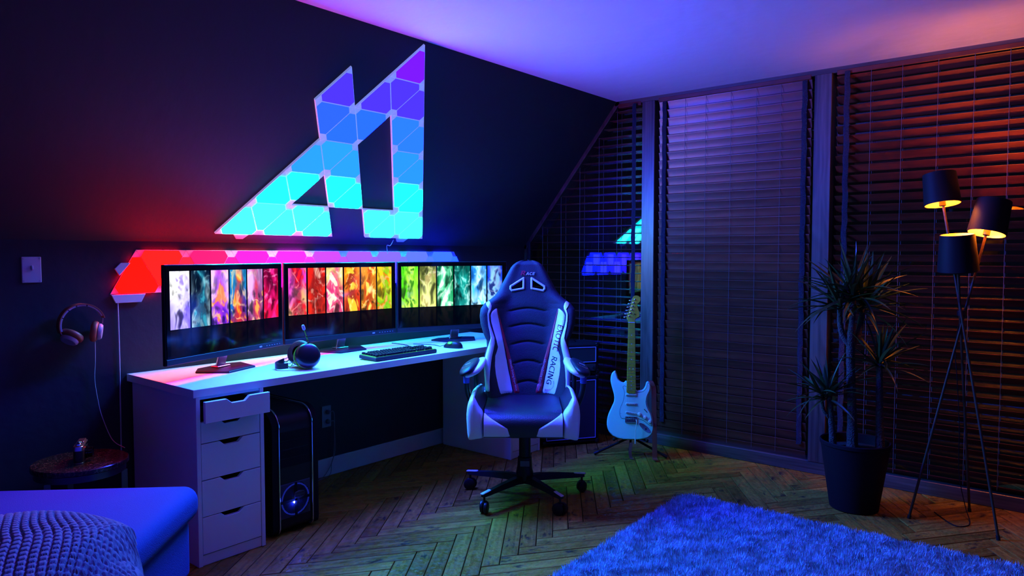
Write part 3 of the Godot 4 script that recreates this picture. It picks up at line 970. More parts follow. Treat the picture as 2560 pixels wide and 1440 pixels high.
func desk_things() -> void:
	var t := thing("keyboard", "black mechanical keyboard with green gaps between the keys on the white desk", "keyboard", Vector3(-1.782, TOP, 0.536), 1.2)
	var m := MB.new()
	m.box(Vector3(0, 0.0015, 0), Vector3(0.438, 0.003, 0.130), 0.001)
	put("green_underside", m, M.green, t, 0).set_meta("label", "green underside of the keyboard")
	m = MB.new()
	m.box(Vector3(0, 0.013, 0), Vector3(0.446, 0.020, 0.138), 0.004, Transform3D(Basis(Vector3.RIGHT, 0.045), Vector3(0, 0.001, 0)))
	put("case", m, M.dark_plastic, t, 0)
	m = MB.new()
	m.box(Vector3(0, 0.0235, 0), Vector3(0.436, 0.003, 0.124), 0.001, Transform3D(Basis(Vector3.RIGHT, 0.045), Vector3(0, 0.001, 0)))
	put("green_plate", m, M.green, t, 0)
	var U := 0.0189
	var rows := [[[1, 1], [0, 1], [1, 4], [0, 0.5], [1, 4], [0, 0.5], [1, 4], [0, 0.3], [1, 3]], [[1, 13], [2, 1], [0, 0.3], [1, 3], [0, 0.3], [1, 4]], [[1.5, 1], [1, 12], [1.5, 1], [0, 0.3], [1, 3], [0, 0.3], [1, 3]],
		[[1.75, 1], [1, 11], [2.25, 1], [0, 3.6], [1, 3]], [[2.25, 1], [1, 10], [2.75, 1], [0, 1.3], [1, 1], [0, 1.3], [1, 4]], [[1.25, 3], [6.25, 1], [1.25, 4], [0, 0.3], [1, 3], [0, 0.3], [2, 1], [1, 1]]]
	var shapes := {}
	var tilt := Basis(Vector3.RIGHT, 0.045)
	for r in 6:
		var x := -0.2135
		for e in rows[r]:
			if e[0] == 0:
				x += e[1] * U
				continue
			for k in int(e[1]):
				if not shapes.has(e[0]): shapes[e[0]] = key_mesh(e[0] * U - 0.0028)
				var o := put("key", shapes[e[0]], M.matt_black, t, 0)
				o.transform = Transform3D(tilt, tilt * Vector3(x + e[0] * U / 2, 0.0262, -0.052 + r * 0.0205) + Vector3(0, 0.001, 0))
				x += e[0] * U
	m = MB.new()
	m.tube(smooth3([Vector3(-1.93, TOP + 0.012, 0.468), Vector3(-1.90, TOP + 0.004, 0.40), Vector3(-1.86, TOP + 0.003, 0.33), Vector3(-1.80, TOP + 0.003, 0.345), Vector3(-1.70, TOP + 0.003, 0.36), Vector3(-1.60, TOP + 0.003, 0.375), Vector3(-1.555, TOP + 0.003, 0.40), Vector3(-1.53, TOP + 0.003, 0.37), Vector3(-1.45, TOP + 0.003, 0.22), Vector3(-1.44, TOP + 0.003, 0.08)], 6), 0.0022, 6)
	tag(put("keyboard_lead", m, M.matt_black), "thin dark lead looping on the desk behind the black keyboard", "cable")
	# mouse, lying along z
	t = thing("mouse", "black ergonomic mouse with a green palm patch beside the keyboard", "mouse", Vector3(-1.345, TOP, 0.518), 14.0)
	m = MB.new()
	m.grid(22, 14, func(u: float, v: float) -> Vector3:
		var a := TAU * u
		var hgt := sin(v * PI / 2)
		var rad := cos(v * PI / 2)
		var z := -cos(a) * 0.062 * pow(rad, 0.55)
		var x := sin(a) * 0.036 * pow(rad, 0.5) * (1.0 + 0.14 * cos(2.0 * a))
		return Vector3(x, 0.002 + 0.038 * hgt * (1.0 - 0.35 * clampf(-z / 0.062, 0.0, 1.0)), z))
	put("body", m, M.black, t, 60)
	m = MB.new()
	m.ball(Vector3(-0.012, 0.0345, -0.008), Vector3(0.013, 0.006, 0.017), Transform3D(Basis(Vector3(0, 0, 1), 0.35), Vector3(0, 0.003, 0)))
	put("palm_patch", m, M.green, t, 60).set_meta("label", "green patch on the mouse")
	m = MB.new()
	m.ball(Vector3(0.017, 0.030, 0.010), Vector3(0.007, 0.007, 0.036), Transform3D(Basis(Vector3(0, 1, 0), -0.15), Vector3.ZERO))
	put("side_rail", m, mat(lin(0.25, 0.26, 0.3), 0.25, 0.6), t, 60)
	m = MB.new()
	m.tube([Vector3(0, 0.012, -0.061), Vector3(0.0, 0.004, -0.09), Vector3(0.05, 0.003, -0.16), Vector3(0.03, 0.003, -0.3)], 0.0018, 6)
	put("mouse_lead", m, M.matt_black, t)
	headset()

func headset() -> void:
	M.cup_black = mat(lin(0.008, 0.008, 0.010), 0.28)
	var t := thing("headset", "black gaming headset with upright microphone lying on the white desk", "headset", Vector3(-2.355, TOP + 0.004, 0.522), -34.3)
	var cup := [Vector2(0, -0.024), Vector2(0.030, -0.024), Vector2(0.048, -0.018), Vector2(0.058, -0.006), Vector2(0.061, 0.006), Vector2(0.057, 0.018), Vector2(0.045, 0.027), Vector2(0.025, 0.032), Vector2(0, 0.033)]
	var face := Basis(Vector3(1, 0, 0), PI / 2)   # lathe axis y turned to z
	var a := Transform3D(Basis(Vector3(0, 1, 0), 0.22) * Basis(Vector3(1, 0, 0), -0.30) * face, Vector3(0.002, 0.061, 0.010))
	var m := MB.new()
	m.lathe(cup, 32, a)
	put("ear_cup", m, M.cup_black, t, 50)
	m = MB.new()
	m.lathe([Vector2(0.030, -0.047), Vector2(0.050, -0.049), Vector2(0.060, -0.040), Vector2(0.061, -0.028), Vector2(0.052, -0.022), Vector2(0.03, -0.022)], 32, a)
	put("ear_cushion", m, M.leather_dark, t, 50)
	m = MB.new()
	m.lathe([Vector2(0.050, -0.029), Vector2(0.0615, -0.027), Vector2(0.0618, -0.019), Vector2(0.050, -0.017)], 32, a)
	put("accent_ring", m, M.green, t, 50).set_meta("label", "green ring round the ear cup")
	m = MB.new()
	m.lathe([Vector2(0.052, -0.012), Vector2(0.0600, -0.010), Vector2(0.0625, 0.0), Vector2(0.060, 0.008), Vector2(0.056, 0.009)], 32, a, 2.4)
	put("cup_trim", m, M.chrome, t, 50)
	var b := Transform3D(Basis(Vector3(0, 1, 0), -0.5) * Basis(Vector3(1, 0, 0), -0.42) * face, Vector3(-0.022, 0.056, -0.085))
	m = MB.new()
	m.lathe(cup, 28, b * Transform3D(Basis(Vector3(1, 0, 0), PI), Vector3.ZERO))
	put("ear_cup", m, M.cup_black, t, 50)
	m = MB.new()
	m.lathe([Vector2(0.030, 0.022), Vector2(0.052, 0.022), Vector2(0.061, 0.028), Vector2(0.060, 0.040), Vector2(0.050, 0.049), Vector2(0.030, 0.047)], 28, b)
	put("ear_cushion", m, M.leather_dark, t, 50)
	# headband lies on the desk to the left
	var arc := smooth3([Vector3(-0.088, 0.018, 0.022), Vector3(-0.126, 0.014, 0.012), Vector3(-0.145, 0.014, -0.022), Vector3(-0.138, 0.018, -0.060), Vector3(-0.110, 0.026, -0.088)], 6)
	m = MB.new()
	for i in arc.size() - 1:
		var p: Vector3 = arc[i]
		var q: Vector3 = arc[i + 1]
		var side := (q - p).cross(Vector3.UP).normalized() * 0.0035
		var up := Vector3(0, 0.013, 0)
		var o := (p + q) / 2
		m.cquad(p + side + up, q + side + up, q + side - up, p + side - up, o)
		m.cquad(p - side + up, q - side + up, q - side - up, p - side - up, o)
		m.cquad(p + side + up, q + side + up, q - side + up, p - side + up, o)
		m.cquad(p + side - up, q + side - up, q - side - up, p - side - up, o)
	put("headband", m, M.black, t, 50)
	for e in [[Vector3(-0.088, 0.018, 0.022), Vector3(-0.050, 0.032, 0.026)], [Vector3(-0.110, 0.026, -0.088), Vector3(-0.060, 0.046, -0.098)]]:
		m = MB.new()
		var p: Vector3 = e[0]
		var q: Vector3 = e[1]
		for y in [-0.008, 0.008]: m.tube([p + Vector3(0, y, 0), q + Vector3(0, y, 0)], 0.0022, 6)
		put("slider", m, M.steel, t)
		m = MB.new()
		m.tube(smooth3([p, p.lerp(q, 0.3) + Vector3(0, -0.010, 0.004), p.lerp(q, 0.7) + Vector3(0, 0.006, 0.004), q + Vector3(0.008, -0.004, 0)], 5), 0.0022, 6)
		put("green_wire", m, M.green, t)
	# microphone boom
	var p0 := Vector3(0.010, 0.112, 0.0)
	var p1 := Vector3(-0.012, 0.186, 0.004)
	m = MB.new()
	m.tube([p0, p1], 0.0022, 8)
	put("microphone_stem", m, M.green, t)
	m = MB.new()
	for s in [-1.0, 1.0]:
		m.tube([p0.lerp(p1, 0.18) + Vector3(s * 0.007, 0, 0), p0.lerp(p1, 0.5) + Vector3(s * 0.008, 0, 0), p1 + Vector3(s * 0.0035, 0, 0)], 0.0010, 6)
	for u in [0.14, 0.3, 0.55]:
		var d := (p1 - p0).normalized()
		m.lathe([Vector2(0.006, -0.0015), Vector2(0.0085, -0.0015), Vector2(0.0085, 0.0015), Vector2(0.006, 0.0015)], 12, Transform3D(Basis(d.cross(Vector3.FORWARD).normalized(), d, Vector3.BACK), p0.lerp(p1, u)))
	put("microphone_cage", m, M.black, t)
	m = MB.new()
	m.ball(Vector3.ZERO, Vector3(0.0075, 0.014, 0.0075), Transform3D(Basis(Vector3(0, 0, 1), 0.28), p1 + Vector3(-0.003, 0.011, 0)), 14, 8, 0.7)
	put("microphone", m, mat(lin(0.6, 0.62, 0.62), 0.6), t, 60)

# ---------------------------------------------------------------- left end of the desk wall
func left_corner() -> void:
	var t := thing("light_switch", "pale light switch plate on the dark wall at the far left", "light switch", Vector3(-3.3405, 1.229, 0.0))
	var m := MB.new()
	m.box(Vector3(0, 0, 0.004), Vector3(0.072, 0.109, 0.0072), 0.0025)
	m.grid(1, 1, func(u: float, v: float) -> Vector3: return Vector3((u - 0.5) * 0.06, (v - 0.5) * 0.095, 0.0078))
	put("plate", m, M.plate, t, 0)
	m = MB.new()
	m.box(Vector3(0, 0.002, 0.014), Vector3(0.008, 0.020, 0.014), 0.002, Transform3D(Basis(Vector3.RIGHT, -0.45), Vector3.ZERO))
	put("toggle", m, M.plate, t, 0)
	for s in [[-1, -1], [1, -1], [-1, 1], [1, 1]]:
		m = MB.new()
		m.lathe([Vector2(0.003, 0.0), Vector2(0.0028, 0.0012), Vector2(0, 0.0016)], 10, Transform3D(Basis(Vector3.RIGHT, PI / 2), Vector3(s[0] * 0.029, s[1] * 0.0465, 0.0076)))
		put("screw", m, M.steel, t)
	wall_headphones()
	side_table()
	retro_camera()

func wall_headphones() -> void:
	var o := Vector3(-3.172, 0.988, 0.052)
	var t := thing("headphones", "tan leather headphones hanging on the dark wall below the light switch", "headphones", o)
	var R := 0.089
	var from := deg_to_rad(200.0)
	var to := deg_to_rad(16.0)
	var strap := func(r0: float, r1: float, a0: float, a1: float, d: float, n: int) -> MB:
		var m := MB.new()
		for k in n:
			var b0 := lerpf(a0, a1, float(k) / n)
			var b1 := lerpf(a0, a1, float(k + 1) / n)
			var q := []
			for b in [b0, b1]:
				for r in [r0, r1]:
					for z in [-d, d]: q.append(Vector3(cos(b) * r, sin(b) * r, z))
			var c := Vector3.ZERO
			for p in q: c += p / 8.0
			m.cquad(q[0], q[1], q[5], q[4], c)
			m.cquad(q[2], q[3], q[7], q[6], c)
			m.cquad(q[0], q[2], q[6], q[4], c)
			m.cquad(q[1], q[3], q[7], q[5], c)
			if k == 0: m.cquad(q[0], q[1], q[3], q[2], c)
			if k == n - 1: m.cquad(q[4], q[5], q[7], q[6], c)
		return m
	put("headband", strap.call(R, R + 0.004, from, to, 0.018, 26), M.tan_leather, t, 30)
	for e in [[196.0, 158.0], [155.0, 131.0], [128.0, 108.0], [104.0, 80.0], [76.0, 24.0]]:
		put("band_pad", strap.call(R - 0.007, R - 0.0005, deg_to_rad(e[0]), deg_to_rad(e[1]), 0.015, 8), mat(lin(0.36, 0.36, 0.40), 0.5), t, 30)
	for e in [[Vector3(-0.0835, -0.030, 0), Vector3(-0.062, -0.052, 0), Vector3(-0.044, -0.052, 0.0), 52.0], [Vector3(0.0855, 0.024, 0), Vector3(0.084, 0.0, 0), Vector3(0.058, -0.034, 0.0), -8.0]]:
		var m := MB.new()
		m.tube([e[0], e[1]], 0.0022, 8)
		put("arm", m, M.steel, t)
		var s := 1.0 if e[3] > 0 else -1.0
		# cup axis lies near the wall: cushion inwards
		var ax := Basis(Vector3(0, 0, 1), deg_to_rad(e[3]) + (-PI / 2 if e[3] > 0 else PI / 2))
		var tilt := Basis(Vector3(0, 1, 0), s * 0.45)
		var f := Transform3D(tilt * ax, e[2])
		m = MB.new()
		m.lathe([Vector2(0, -0.024), Vector2(0.030, -0.023), Vector2(0.036, -0.016), Vector2(0.036, -0.008), Vector2(0.030, -0.006)], 24, f)
		put("shell", m, mat(lin(0.34, 0.33, 0.36), 0.4), t, 45)
		m = MB.new()
		m.lathe([Vector2(0.030, -0.006), Vector2(0.041, -0.005), Vector2(0.046, 0.002), Vector2(0.047, 0.010), Vector2(0.044, 0.018), Vector2(0.034, 0.022), Vector2(0.022, 0.020), Vector2(0.018, 0.012), Vector2(0, 0.011)], 24, f)
		put("ear_cushion", m, M.tan_leather, t, 60)
	var c := MB.new()
	c.tube(smooth3([Vector3(0.051, -0.075, 0.0), Vector3(0.061, -0.164, -0.03), Vector3(0.060, -0.25, -0.04), Vector3(0.068, -0.34, -0.035), Vector3(0.082, -0.42, -0.03), Vector3(0.100, -0.52, 0.03), Vector3(0.104, -0.537, 0.15)], 6), 0.0018, 6)
	put("cable", c, M.cable_white, t)

func side_table() -> void:
	var t := thing("side_table", "small round side table with a dark marbled top behind the blue sofa", "side table", Vector3(-3.262, 0, 0.258))
	var h := 0.45
	var dark_steel := mat(lin(0.10, 0.10, 0.11), 0.35, 0.8)
	var marble := tri_map(mat(lin(0.05, 0.028, 0.022), 0.22), 5.0)
	var n := noise_tex(0.012, 512, false, 1.0, 5, FastNoiseLite.TYPE_SIMPLEX_SMOOTH, 77)
	var ramp := Gradient.new()
	ramp.offsets = PackedFloat32Array([0.0, 0.47, 0.5, 0.54, 1.0])
	ramp.colors = PackedColorArray([lin(0.012, 0.008, 0.008), lin(0.03, 0.017, 0.014), lin(0.28, 0.18, 0.14), lin(0.03, 0.016, 0.013), lin(0.014, 0.010, 0.01)])
	n.color_ramp = ramp
	marble.albedo_color = Color.WHITE
	marble.albedo_texture = n
	var m := MB.new()
	m.lathe([Vector2(0, h - 0.022), Vector2(0.172, h - 0.022), Vector2(0.175, h - 0.019), Vector2(0.175, h - 0.003), Vector2(0.172, h), Vector2(0, h)], 48)
	put("table_top", m, marble, t, 30)
	m = MB.new()
	m.lathe([Vector2(0.158, h - 0.050), Vector2(0.164, h - 0.050), Vector2(0.164, h - 0.0225), Vector2(0.158, h - 0.0225), Vector2(0.158, h - 0.050)], 48)
	put("rim", m, dark_steel, t, 30)
	for k in 3:
		var a := 0.6 + TAU * k / 3
		m = MB.new()
		m.box(Vector3(cos(a) * 0.160, (h - 0.05) / 2, sin(a) * 0.160), Vector3(0.024, h - 0.05, 0.006), 0.001, Transform3D())
		put("leg", m, dark_steel, t, 0)
	m = MB.new()
	m.lathe([Vector2(0.155, 0.0), Vector2(0.166, 0.0), Vector2(0.166, 0.010), Vector2(0.155, 0.010), Vector2(0.155, 0.0)], 40)
	put("base_ring", m, dark_steel, t, 30)

func retro_camera() -> void:
	var t := thing("camera", "small silver-topped film camera standing on the round side table", "camera", Vector3(-3.262, 0.45, 0.262), 62.0)
	var m := MB.new()
	var body := PackedVector2Array()
	for s in [[1, 1], [-1, 1], [-1, -1], [1, -1]]:
		for k in 5:
			var a := atan2(s[1], s[0]) - PI / 4 + PI / 2 * k / 4.0
			body.append(Vector2(s[0] * 0.052, s[1] * 0.004) + Vector2(cos(a), sin(a)) * 0.014)
	m.extrude(body, 0.006, 0.052, 0.0, Transform3D(LAY, Vector3.ZERO))
	put("body", m, M.leather_dark, t, 40)
	m = MB.new()
	m.extrude(body, 0.0, 0.006, 0.001, Transform3D(LAY, Vector3.ZERO))
	put("base_plate", m, M.steel, t, 40)
	m = MB.new()
	m.extrude(body, 0.0522, 0.072, 0.0015, Transform3D(LAY, Vector3.ZERO))
	m.box(Vector3(0.024, 0.075, 0), Vector3(0.060, 0.009, 0.026), 0.002)
	put("top_plate", m, M.steel, t, 40)
	for e in [[-0.046, 0.010, 0.008], [-0.024, 0.008, 0.011], [-0.034, 0.003, 0.013]]:
		m = MB.new()
		m.lathe([Vector2(e[1], 0.0), Vector2(e[1], e[2] - 0.001), Vector2(e[1] - 0.001, e[2]), Vector2(0, e[2])], 16, Transform3D(Basis(), Vector3(e[0], 0.072, 0)))
		put("dial", m, M.chrome, t)
	m = MB.new()
	m.lathe([Vector2(0.025, 0.0), Vector2(0.025, 0.010), Vector2(0.022, 0.012), Vector2(0.022, 0.026), Vector2(0.019, 0.028), Vector2(0.015, 0.024), Vector2(0, 0.022)], 24, Transform3D(Basis(Vector3.RIGHT, PI / 2), Vector3(-0.004, 0.034, 0.017)))
	put("lens", m, M.gloss_black, t)
	for x in [0.020, 0.040]:
		m = MB.new()
		m.box(Vector3(x, 0.064, 0.0186), Vector3(0.012, 0.008, 0.002), 0.0005)
		put("viewfinder", m, M.gloss_black, t, 0)

# ---------------------------------------------------------------- computer and wall socket
func computer() -> void:
	var t := thing("computer_tower", "black computer tower with chrome edge strips and a lit front fan beside the drawers", "computer", Vector3(-2.4805, 0, 0.1))
	var h := 0.582
	var d := 0.507
	var r := 0.085
	var prof := func(inset: float) -> PackedVector2Array:   # side outline: x is depth (front at d), y height
		var k := PackedVector2Array([Vector2(inset, 0.012 + inset), Vector2(d - 0.03, 0.012 + inset)])
		for i in 5: k.append(Vector2(d - 0.03 + 0.03 * sin(PI / 2 * i / 4) - inset, 0.042 - 0.03 * cos(PI / 2 * i / 4) + inset))
		for i in 9: k.append(Vector2(d - r + r * cos(PI / 2 * i / 8) - inset, h - r + r * sin(PI / 2 * i / 8) - inset))
		k.append(Vector2(inset, h - inset))
		return k
	var side := Basis(Vector3(0, 0, 1), Vector3(0, 1, 0), Vector3(-1, 0, 0))
	for s in [-1.0, 1.0]:
		var m := MB.new()
		m.extrude(prof.call(0.0), -0.017, 0.017, 0.002, Transform3D(side, Vector3(s * 0.1055, 0, 0)))
		put("side_panel", m, M.matt_black, t, 30)
		var trim := MB.new()
		var path := []
		for p in prof.call(-0.0015).slice(1, 17): path.append(Vector3(s * 0.0880, p.y, p.x))
		trim.tube(path, 0.0034, 8)
		put("chrome_strip", trim, M.chrome, t)
		for z in [0.06, d - 0.08]:
			m = MB.new()
			m.box(Vector3(s * 0.1, 0.006, z), Vector3(0.03, 0.012, 0.05), 0.002)
			put("foot", m, M.black, t, 0)
	var core := MB.new()
	var p: PackedVector2Array = prof.call(0.006)
	core.extrude(p, -0.088, 0.088, 0.0, Transform3D(side, Vector3.ZERO))
	put("casing", core, M.dark_plastic if false else M.black, t, 30)
	var m := MB.new()
	for k in 4: m.box(Vector3(0, 0.335 + k * 0.042, d - 0.0055), Vector3(0.17, 0.0386, 0.004), 0.0012)
	put("drive_covers", m, M.matt_black, t, 0)
	# lit fan behind a mesh, low on the front
	var c := Vector3(-0.004, 0.158, d - 0.004)
	m = MB.new()
	m.box(c + Vector3(0, 0, -0.001), Vector3(0.160, 0.160, 0.002))
	put("fan_recess", m, mat(lin(0.10, 0.10, 0.16), 0.6), t, 0)
	m = MB.new()
	m.lathe([Vector2(0.068, 0.0), Vector2(0.074, 0.0), Vector2(0.074, 0.003), Vector2(0.068, 0.003), Vector2(0.068, 0)], 36, Transform3D(Basis(Vector3.RIGHT, PI / 2), c))
	put("fan_ring", m, glow(lin(0.03, 0.06, 1.0), 0.5), t)
	for k in 7:
		m = MB.new()
		var a := TAU * k / 7
		m.grid(4, 3, func(u: float, v: float) -> Vector3:
			var rr := lerpf(0.018, 0.066, u)
			var b := a + v * 0.62 + u * 0.25
			return c + Vector3(cos(b) * rr, sin(b) * rr, 0.001 + 0.0025 * v))
		put("fan_blade", m, mat(lin(0.05, 0.07, 0.35), 0.4), t, 60)
	m = MB.new()
	m.ball(c + Vector3(-0.008, -0.012, 0.004), Vector3(0.006, 0.006, 0.003))
	put("led_bulb", m, glow(lin(0.5, 0.7, 1.0), 14.0), t)
	omni(t, c + Vector3(-0.008, -0.012, 0.012), Color(0.15, 0.25, 1.0), 0.012, 0.006)
	var wires := MB.new()
	for k in range(-19, 20):
		var x := k * 0.0056
		for sgn in [-1.0, 1.0]:
			var a := Vector2(x - 0.078, -0.078)
			var b := Vector2(x + 0.078, 0.078)
			# clip the diagonal to the square
			var lo := maxf(-0.078, -0.078 - x)
			var hi := minf(0.078, 0.078 - x)
			if hi - lo < 0.004: continue
			var p0 := Vector3((lo + x) * sgn, lo, 0.006)
			var p1 := Vector3((hi + x) * sgn, hi, 0.006)
			wires.tube([c + p0, c + p1], 0.0007, 4, false)
	put("front_mesh", wires, M.matt_black, t, 60)
	m = MB.new()
	m.box(c + Vector3(0, 0, 0.0075), Vector3(0.013, 0.158, 0.003), 0.0005)
	m.box(c + Vector3(0, 0, 0.0075), Vector3(0.158, 0.013, 0.003), 0.0005)
	put("mesh_bars", m, M.matt_black, t, 0)
	m = MB.new()   # six-sided badge
	var hexa := PackedVector2Array([Vector2(-0.029, 0.0), Vector2(-0.024, -0.013), Vector2(0.0, -0.019), Vector2(0.024, -0.013), Vector2(0.029, 0.0), Vector2(0.024, 0.013), Vector2(0.0, 0.019), Vector2(-0.024, 0.013)])
	m.extrude(hexa, 0.0, 0.003, 0.0008, Transform3D(Basis(), c + Vector3(0.016, 0.020, 0.0085)))
	var badge := put("badge", m, mat(lin(0.10, 0.08, 0.14), 0.3, 0.8), t, 0)
	for e in [["COOLER", 0.0062], ["MASTER", -0.0062]]:
		var o := put("badge_letters", letters(e[0], 0.0088, 0.0008), M.gap, badge, 0)
		o.position = c + Vector3(0.016, 0.020 + e[1], 0.0120)
	# socket
	t = thing("wall_socket", "double wall socket with two plugs low on the dark wall under the desk", "wall socket", Vector3(-1.876, 0.350, 0.0))
	m = MB.new()
	m.box(Vector3(0, 0, 0.0032), Vector3(0.064, 0.126, 0.006), 0.002)
	put("plate", m, mat(lin(0.22, 0.22, 0.24), 0.4), t, 0)
	for s in [1.0, -1.0]:
		m = MB.new()
		m.lathe([Vector2(0.019, 0.0), Vector2(0.019, 0.003), Vector2(0.017, 0.004), Vector2(0.0, 0.004)], 20, Transform3D(Basis(Vector3.RIGHT, PI / 2), Vector3(0, s * 0.028, 0.006)))
		put("outlet", m, mat(lin(0.2, 0.2, 0.22), 0.4), t)
		var pl := MB.new()
		pl.lathe([Vector2(0.014, 0.0), Vector2(0.013, 0.014), Vector2(0.008, 0.020), Vector2(0.004, 0.026), Vector2(0, 0.026)], 16, Transform3D(Basis(Vector3.RIGHT, PI / 2), Vector3(0.002, s * 0.028, 0.0102)))
		pl.tube(smooth3([Vector3(0.002, s * 0.028, 0.034), Vector3(0.024, s * 0.026, 0.044), Vector3(0.030, -0.08, 0.040), Vector3(0.032 - s * 0.004, -0.20, 0.035), Vector3(0.012, -0.27, 0.034), Vector3(-0.04 - s * 0.02, -0.335, 0.05), Vector3(-0.16, -0.344, 0.06)], 6), 0.0022, 6)
		put("plug", pl, M.cable_white if false else mat(lin(0.16, 0.15, 0.18), 0.5), t)

func letters(text: String, size: float, depth: float, font := "Droid Sans", weight := 700) -> ArrayMesh:
	var f := SystemFont.new()
	f.font_names = PackedStringArray([font])
	f.font_weight = weight
	var tm := TextMesh.new()
	tm.text = text
	tm.font = f
	tm.font_size = 32
	tm.pixel_size = size / 24.0
	tm.depth = depth
	tm.curve_step = 1.0
	var am := ArrayMesh.new()
	for i in tm.get_surface_count():
		am.add_surface_from_arrays(Mesh.PRIMITIVE_TRIANGLES, tm.surface_get_arrays(i))
	return am

# ---------------------------------------------------------------- racing chair; local x to the sitter's left, z forwards
const BX := 0.015
var back_y := [1.264, 1.262, 1.257, 1.249, 1.235, 1.22, 1.18, 1.14, 1.09, 1.06, 1.037, 1.017, 0.99, 0.95, 0.91, 0.855, 0.818, 0.785, 0.735, 0.70, 0.647, 0.557, 0.50]
var back_w := [0.004, 0.022, 0.045, 0.064, 0.083, 0.096, 0.118, 0.139, 0.165, 0.187, 0.215, 0.245, 0.264, 0.268, 0.263, 0.246, 0.228, 0.226, 0.239, 0.244, 0.241, 0.233, 0.226]

func back_half(y: float) -> float:
	return lerp_at(back_y, back_w, y)

func back_z(s: float, y: float, front := true) -> float:   # s: -1..1 across
	var lean := -0.20 - 0.231 * (y - 0.5)
	var B: float = 0.085 * smoothstep(1.10, 0.96, y) + 0.012
	var mid := lean + B * smoothstep(0.42, 0.97, absf(s))
	var th := 0.046 * sqrt(maxf(0.0, 1.0 - pow(absf(s), 8.0))) * smoothstep(1.268, 1.235, y)
	if front:
		var g := 0.0
		for k in 5:
			var yc: float = [0.990, 0.903, 0.806, 0.702, 0.592][k]
			var hw: float = [0.115, 0.110, 0.100, 0.085, 0.075][k]
			var x := absf(s) * back_half(y)
			if x < hw:
				var d := y - (yc - 0.022 * pow(x / hw, 1.6))
				g += 0.008 * exp(-d * d / 0.000025) * smoothstep(hw, hw * 0.75, x) + 0.004 * exp(-d * d / 0.0004)
		return mid + th - g
	return mid - th

func back_at(x: float, y: float) -> float:
	return back_z(clampf(x / back_half(y), -1.0, 1.0), y)

func on_back(side: float, ys: Array, inner: Array, outer: Array, nu := 6, lift := 0.004) -> MB:   # a padded panel sewn on the front
	var m := MB.new()
	var y0: float = ys[0]
	var y1: float = ys[-1]
	m.grid(nu, int((y0 - y1) / 0.008) + 2, func(u: float, v: float) -> Vector3:
		var y := lerpf(y0, y1, v)
		var a := lerp_at(ys, inner, y)
		var b := minf(lerp_at(ys, outer, y), back_half(y) * 0.992)
		var x := lerpf(a, b, u)
		var e := minf(minf(u, 1.0 - u) * nu, minf(v, 1.0 - v) * 40.0)
		return Vector3(BX + side * x, y, back_at(x, y) + lerpf(-0.002, lift, clampf(e, 0.0, 1.0))), side > 0)
	return m

func text_on_back(text: String, size: float, c: Vector2, dir: Vector2, m: Material, parent: Node, weight := 400, shear := 0.0, wide := 1.0) -> void:
	var src := letters(text, size, 0.0012, "Droid Sans", weight)
	var out := ArrayMesh.new()
	var up := Vector2(-dir.y, dir.x)
	for i in src.get_surface_count():
		var a := src.surface_get_arrays(i)
		var v: PackedVector3Array = a[Mesh.ARRAY_VERTEX]
		var nn: PackedVector3Array = a[Mesh.ARRAY_NORMAL]
		for k in v.size():
			var p := c + dir * (v[k].x * wide + shear * v[k].y) + up * v[k].y
			v[k] = Vector3(BX + p.x, p.y, back_at(p.x, p.y) + 0.0050 + v[k].z)
			var q := nn[k]
			nn[k] = Vector3(dir.x * q.x + up.x * q.y, dir.y * q.x + up.y * q.y, q.z)
		a[Mesh.ARRAY_VERTEX] = v
		a[Mesh.ARRAY_NORMAL] = nn
		a[Mesh.ARRAY_TANGENT] = null
		out.add_surface_from_arrays(Mesh.PRIMITIVE_TRIANGLES, a)
	put("lettering", out, m, parent)

